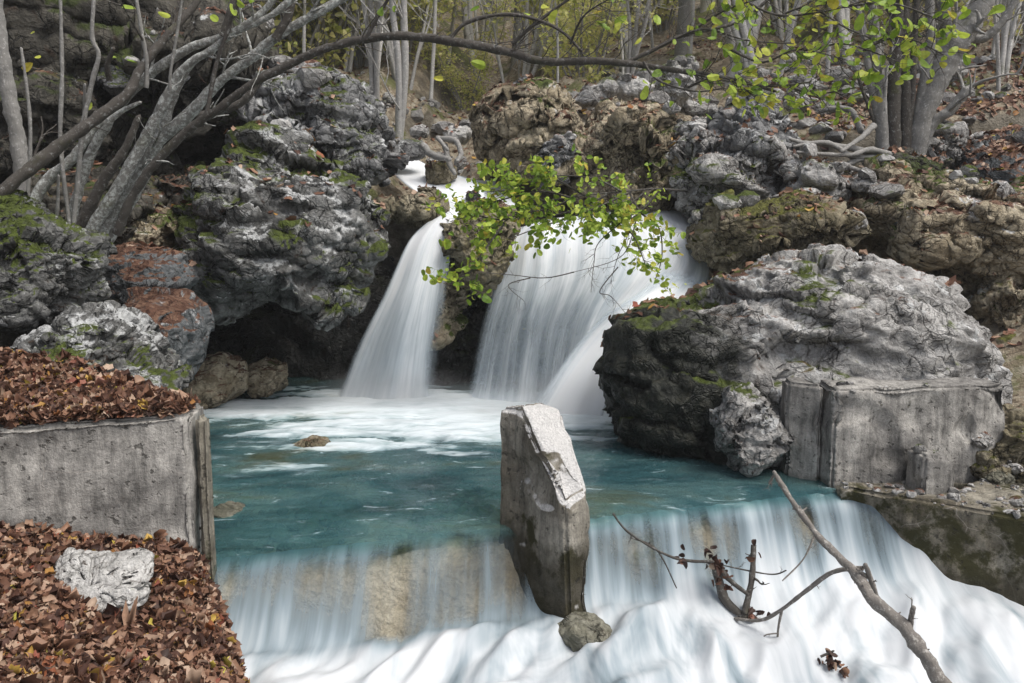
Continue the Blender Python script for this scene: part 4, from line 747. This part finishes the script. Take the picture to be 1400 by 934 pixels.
# driftwood in the rapids
dw = empty('driftwood_branch'); tag(dw, 'long bare branch slanting out of the rapids in the lower right', 'branch')
D = [3.95, 3.75, 3.6, 3.5, 3.42, 3.32, 3.25, 3.15]
w = Wood(); q = px([(1058,645),(1088,692),(1122,737),(1165,780),(1192,818),(1238,860),(1268,902),(1310,965)], D); c = w.tube(q, 0, 0, 90, 12, .22, 4, r=[x / F * 3.5 for x in (3.5, 4, 5, 7, 8, 10, 10, 12)])
for k in range(26):
    i = RT.integers(4, 86); d_ = RT.normal(size=3); d_ /= np.linalg.norm(d_); w.tube([c[i], c[i] + d_ * RT.uniform(.02, .045)], .007, .003, 4, 5, 0)
w.build('stem', 'wood', dw)
for pts, ds, r in (([(1180,777),(1140,782),(1105,806),(1068,834),(1040,848),(1005,846)], [3.52,3.75,4.0], [3.5,3,2.5]), ([(1069,834),(1064,860),(1062,893)], [3.82,3.85], [2,1.3]), ([(1199,822),(1190,790),(1183,772)], [3.5,3.45], [4.5,4,3.5]), ([(1190,792),(1172,778)], [3.5,3.45], [3,2]), ([(1244,858),(1246,842),(1249,830)], [3.35,3.3], [5,4,3.5]), ([(1114,732),(1098,765),(1070,794)], [3.7,3.6], [1.6,1]), ([(1064,866),(1048,868),(1040,875)], [3.83,3.85], [1.2,.8]), ([(1058,650),(1052,661)], [3.95,3.95], [2,2])):
    stem(dw, pts, ds, r, 'wood', 2, .06, name='side_branch', sides=7)
e = empty('snagged_branch'); tag(e, 'snagged forked branch with dark dead leaves below the weir crest', 'branch')
for pts, r in (([(1030,745),(1028,790),(1018,838)], [4,4.5,5]), ([(975,768),(1000,795),(1022,812)], [4,4,3]), ([(978,775),(992,820),(1020,845)], [6,7,5]), ([(838,702),(862,730),(922,763),(975,768)], [1.3,1.8,2.2]), ([(862,735),(898,752),(925,804)], [1.5,1.2,.9]), ([(975,770),(1050,785),(1075,780)], [1.2,1])):
    stem(e, pts, [4.12, 4.0], r, 'bark_d', 2, .07, name='side_branch', sides=7)
dl_ = np.concatenate([np.array(P(u, v, 4.03)) + RT.normal(size=(n_k, 3)) * .028 for u, v, n_k in ((978, 768, 16), (990, 788, 12), (1030, 842, 14), (1018, 838, 8), (932, 762, 5), (1030, 748, 3))])
leaves('dead_leaves', dl_, np.tile([0, -.6, .6], (len(dl_), 1)), .04, 'litter', RT, .8, .8, parent=e, pw=2.5)
e = empty('leaf_snag'); tag(e, 'small clot of dark wet leaves caught in the foam near the bottom edge', 'debris')
stem(e, [(1122,898),(1140,890)], [3.74, 3.74], [2, 1.5], 'bark_d', name='twig'); dl_ = np.array(P(1138, 906, 3.74)) + RT.normal(size=(26, 3)) * .028
leaves('dead_leaves', dl_, np.tile([0, -.6, .6], (len(dl_), 1)), .04, 'litter', RT, .8, .8, parent=e, pw=2.5)

# ------------------------------------------------------------------ forest
def make_tree(kind, seed, h, r, nstem, mat, nleaf, leafm, lean=.12, frm=.08, lsz=.10):
    R_ = np.random.default_rng(seed); e = empty(kind); w = Wood(); tips = []
    for k in range(nstem):
        a_ = R_.uniform(0, 6.28); ln = lean * (1 + (nstem > 1) * 1.6); dx, dy = math.cos(a_) * ln, math.sin(a_) * ln; hh = h * R_.uniform(.75, 1.1); p = [np.array([dx * .15 * k / max(1, nstem) * 3, dy * .2, -.3])]
        for s_ in range(1, 8): p.append(np.array([p[-1][0] + dx * hh / 8 + R_.normal() * .05 * h / 6, p[-1][1] + dy * hh / 8 + R_.normal() * .05 * h / 6, hh * s_ / 7]))
        rr_ = r * R_.uniform(.6, 1.1); c = w.tube(p, rr_, rr_ * .25, 36, 7, .1, seed); twigs(w, c, rr_ * .42, R_, 18 if nstem < 3 else 11, h * .22, (0, 0, .45), 3, tips, .7, frm)
    w.build('trunk', mat, e)
    if nleaf and tips:
        tp = np.array(tips); tp = tp[R_.integers(0, len(tp), nleaf)] + R_.normal(size=(nleaf, 3)) * .14; leaves('crown', tp, np.tile([0, 0, 1.], (nleaf, 1)), lsz, leafm, R_, .9, .2, parent=e)
    return e
protos = [('sapling', make_tree('sapling', 1, 6.5, .055, 1, 'bark_p', 0, None), 'slender pale sapling in the woods'),
          ('bare_tree', make_tree('bare_tree', 2, 9, .10, 1, 'bark_g', 140, 'leafy'), 'grey tree with few leaves on the far slope'),
          ('coppiced_tree', make_tree('coppiced_tree', 3, 6, .05, 5, 'bark_p', 160, 'leafy', .16), 'grey hazel thicket in the woods'),
          ('sapling', make_tree('sapling', 4, 7.5, .07, 2, 'bark_p', 60, 'leafy'), 'forked pale sapling in the woods'),
          ('leafy_tree', make_tree('leafy_tree', 5, 7, .07, 3, 'bark_g', 5200, 'leafy'), 'yellow green leafy tree in the woods'),
          ('leafy_bush', make_tree('leafy_bush', 8, 3.4, .03, 7, 'bark_g', 3400, 'leafy', .22, .05, .085), 'yellow green bush'),
          ('bare_tree', make_tree('bare_tree', 6, 11, .13, 1, 'bark_p', 0, None), 'tall bare grey tree on the far slope')]
used = [False] * 7
bpy.context.view_layer.update(); DG = bpy.context.evaluated_depsgraph_get(); hill = bpy.data.objects['hillside']
def hz(x, y):
    ok, q, n, _ = hill.ray_cast(Vector((x, y, 300)), Vector((0, 0, -1))); return q[2] if ok else 0
def plant(k, x, y, sc, label=None):
    name, pr, lb = protos[k]
    if not used[k]: o = pr; used[k] = True; chs = None
    else:
        o = pr.copy(); COL.objects.link(o)
        for ch in list(pr.children): c_ = ch.copy(); COL.objects.link(c_); c_.parent = o
    o.location = (x, y, hz(x, y) - .05); o.rotation_euler = (0, 0, RT.uniform(0, 6.28)); o.scale = (sc, sc, sc * RT.uniform(.9, 1.15))
    if not label:
        u_ = 700 + x / y * F; zn = [q for lim, q in ((150, 'far left edge'), (330, 'leaning stems'), (480, 'huge lichened boulder'), (580, 'left crag'), (680, 'upper stream'), (800, 'tan crag'), (930, 'tufa outcrop'), (1060, 'white boulder'), (1180, 'tufa head'), (1300, 'clump of stems'), (9999, 'right edge')) if u_ < lim][0]
        label = lb.split(' in the woods')[0].split(' on the far')[0] + (' far upslope' if y > 32 else ' partway upslope' if y > 20 else ' at the wood edge') + ' behind the ' + zn
    tag(o, label, 'bush' if 'bush' in protos[k][0] else 'tree', 'trees of the forest slope')
placed = []
def ok_at(x, y, dmin): return all((x - a_) ** 2 + (y - b_) ** 2 > dmin ** 2 for a_, b_ in placed)
for (u, y, k, sc, lb) in ((520,12.5,2,.85,'clump of pale stems rising behind the left crag, nearest the stream'), (548,12.0,3,.8,'forked white sapling standing over the upper stream'), (590,13.5,0,1.,'thin sapling just left of the upper stream'), (930,14,0,1.1,'white barked sapling above the white boulder'), (470,14,2,.9,'hazel clump behind the huge boulder crag'),
    (1115,12.5,0,1.,'pale sapling left of the clump of stems'), (1150,13,3,.9,'forked pale sapling left of the clump of stems'), (1345,11,2,.75,'crooked pale hazel at the right edge behind the clump'), (1385,10.5,3,.7,'twisted white sapling at the right edge'), (1310,13,0,1.,'slim sapling seen beside the thick leaning limb'), (850,13,2,.7,'small crooked hazel on the ridge behind the tufa outcrop'), (760,12.5,0,.6,'small bent sapling on the ridge above the tan crag'),
    (380,16,4,.9,'yellow green leafy tree behind the leaning stems'), (450,18,4,1.1,'yellow leafy tree above the left crag'), (330,15,4,.8,'leafy tree partly hidden by the leaning stems'), (560,22,4,1.1,'yellow green tree behind the pale stems'), (500,15,4,.75,'low leafy tree behind the clump of pale stems'), (1050,17,4,.8,'yellowing tree behind the green twigs at the upper right'), (1270,19,4,.9,'yellow leafy tree behind the clump of stems'), (640,15.,5,.5,'small green bush left of the tan crag'), (1330,12,0,.8,'leaning slim sapling on the leafy slope right of the clump'), (1365,12.5,2,.7,'pale hazel shoots near the right edge of the slope'), (1395,11.5,3,.8,'forked pale sapling cut by the right edge'), (700,14,2,.8,'pale hazel shoots rising behind the tan crag'), (610,16,2,1.,'pale hazel shoots far up the upper stream'), (560,14,2,.8,'pale hazel shoots beside the forked white sapling'), (660,17,3,1.,'white forked sapling far up the upper stream'), (350,13,5,1.1,'dense yellow green bush right behind the leaning stems'), (400,13.5,5,1.2,'yellow green bush between the arching stem and the left crag'), (445,14,5,1.2,'bushy yellow green hazel above the left crag'), (500,15.5,5,1.3,'yellow bush behind the clump of pale stems'), (560,18,5,1.3,'yellow bush beyond the pale stems'), (1110,15,5,.8,'olive bush beneath the green twigs'), (1290,15,5,.9,'pale yellow bush behind the thick leaning limb'), (1375,13,5,.7,'olive bush at the right edge'), (430,14,4,.75,'yellow tree right of the leaning stems'), (480,24,4,1.2,'bright yellow green tree high above the left crag'), (400,22,4,1.2,'wide yellow green tree above the arching stem')):
    x = (u - 700) / F * y; placed.append((x, y)); plant(k, x, y, sc, lb)
cnt = 0
for _ in range(4000):
    if cnt >= 262: break
    y = 12.6 + 42 * RT.random() ** 1.7; x = RT.uniform(-.75, .75) * y
    if abs(x + .6) < .8 and y < 16: continue
    if not ok_at(x, y, .35 + y * .018): continue
    placed.append((x, y)); k = int(RT.choice([0, 1, 2, 3, 4, 5, 6], p=[.26, .10, .22, .2, .02, .14, .06] if x > 2 else [.17, .08, .16, .13, .06, .35, .05])); k = min(k, 6); plant(k, x, y, RT.uniform(.75, 1.3)); cnt += 1
print('trees', cnt)

# ------------------------------------------------------------------ mist at the foot of the falls, and thin air
def volume(name, V, Fc, dens, fall=None, col=(.9, .92, .95)):
    m = bpy.data.materials.new(name); m.use_nodes = True; t = m.node_tree; t.nodes.clear(); v = t.nodes.new('ShaderNodeVolumePrincipled'); v.inputs['Color'].default_value = (*col, 1); v.inputs['Density'].default_value = dens
    t.links.new(v.outputs[0], t.nodes.new('ShaderNodeOutputMaterial').inputs['Volume'])
    return m, t, v
x0, x1, y0, y1, z0, z1 = -100, 100, -8, 118, -8, 62
m, t, v = volume('haze', 0, 0, .0018)
Vh = [(x, y, z) for x in (x0, x1) for y in (y0, y1) for z in (z0, z1)]; Fh = [(0, 1, 3, 2), (4, 6, 7, 5), (0, 4, 5, 1), (2, 3, 7, 6), (0, 2, 6, 4), (1, 5, 7, 3)]
tag(mesh_np('haze', Vh, Fh, m, smooth=False), kind='stuff')
V0, F0 = ico(3); m, t, v = volume('mist', 0, 0, 0, None, (.985, .99, 1.))
tc = t.nodes.new('ShaderNodeTexCoord'); gr = t.nodes.new('ShaderNodeTexGradient'); gr.gradient_type = 'SPHERICAL'; t.links.new(tc.outputs['Object'], gr.inputs[0])
pw = t.nodes.new('ShaderNodeMath'); pw.operation = 'POWER'; t.links.new(gr.outputs['Fac'], pw.inputs[0]); pw.inputs[1].default_value = 1.3
ml = t.nodes.new('ShaderNodeMath'); ml.operation = 'MULTIPLY'; t.links.new(pw.outputs[0], ml.inputs[0]); ml.inputs[1].default_value = 1.5; t.links.new(ml.outputs[0], v.inputs['Density'])
for (u_, v_, y_, a, b_, c) in ((540, 548, 7.3, 1.0, .5, .36), (740, 585, 6.75, 1.0, .5, .42)):
    o = mesh_np('mist', V0, F0, m, smooth=True); q = P(u_, v_, y_); o.location = (q[0], q[1], .02); o.scale = (a, b_, c); tag(o, kind='stuff')
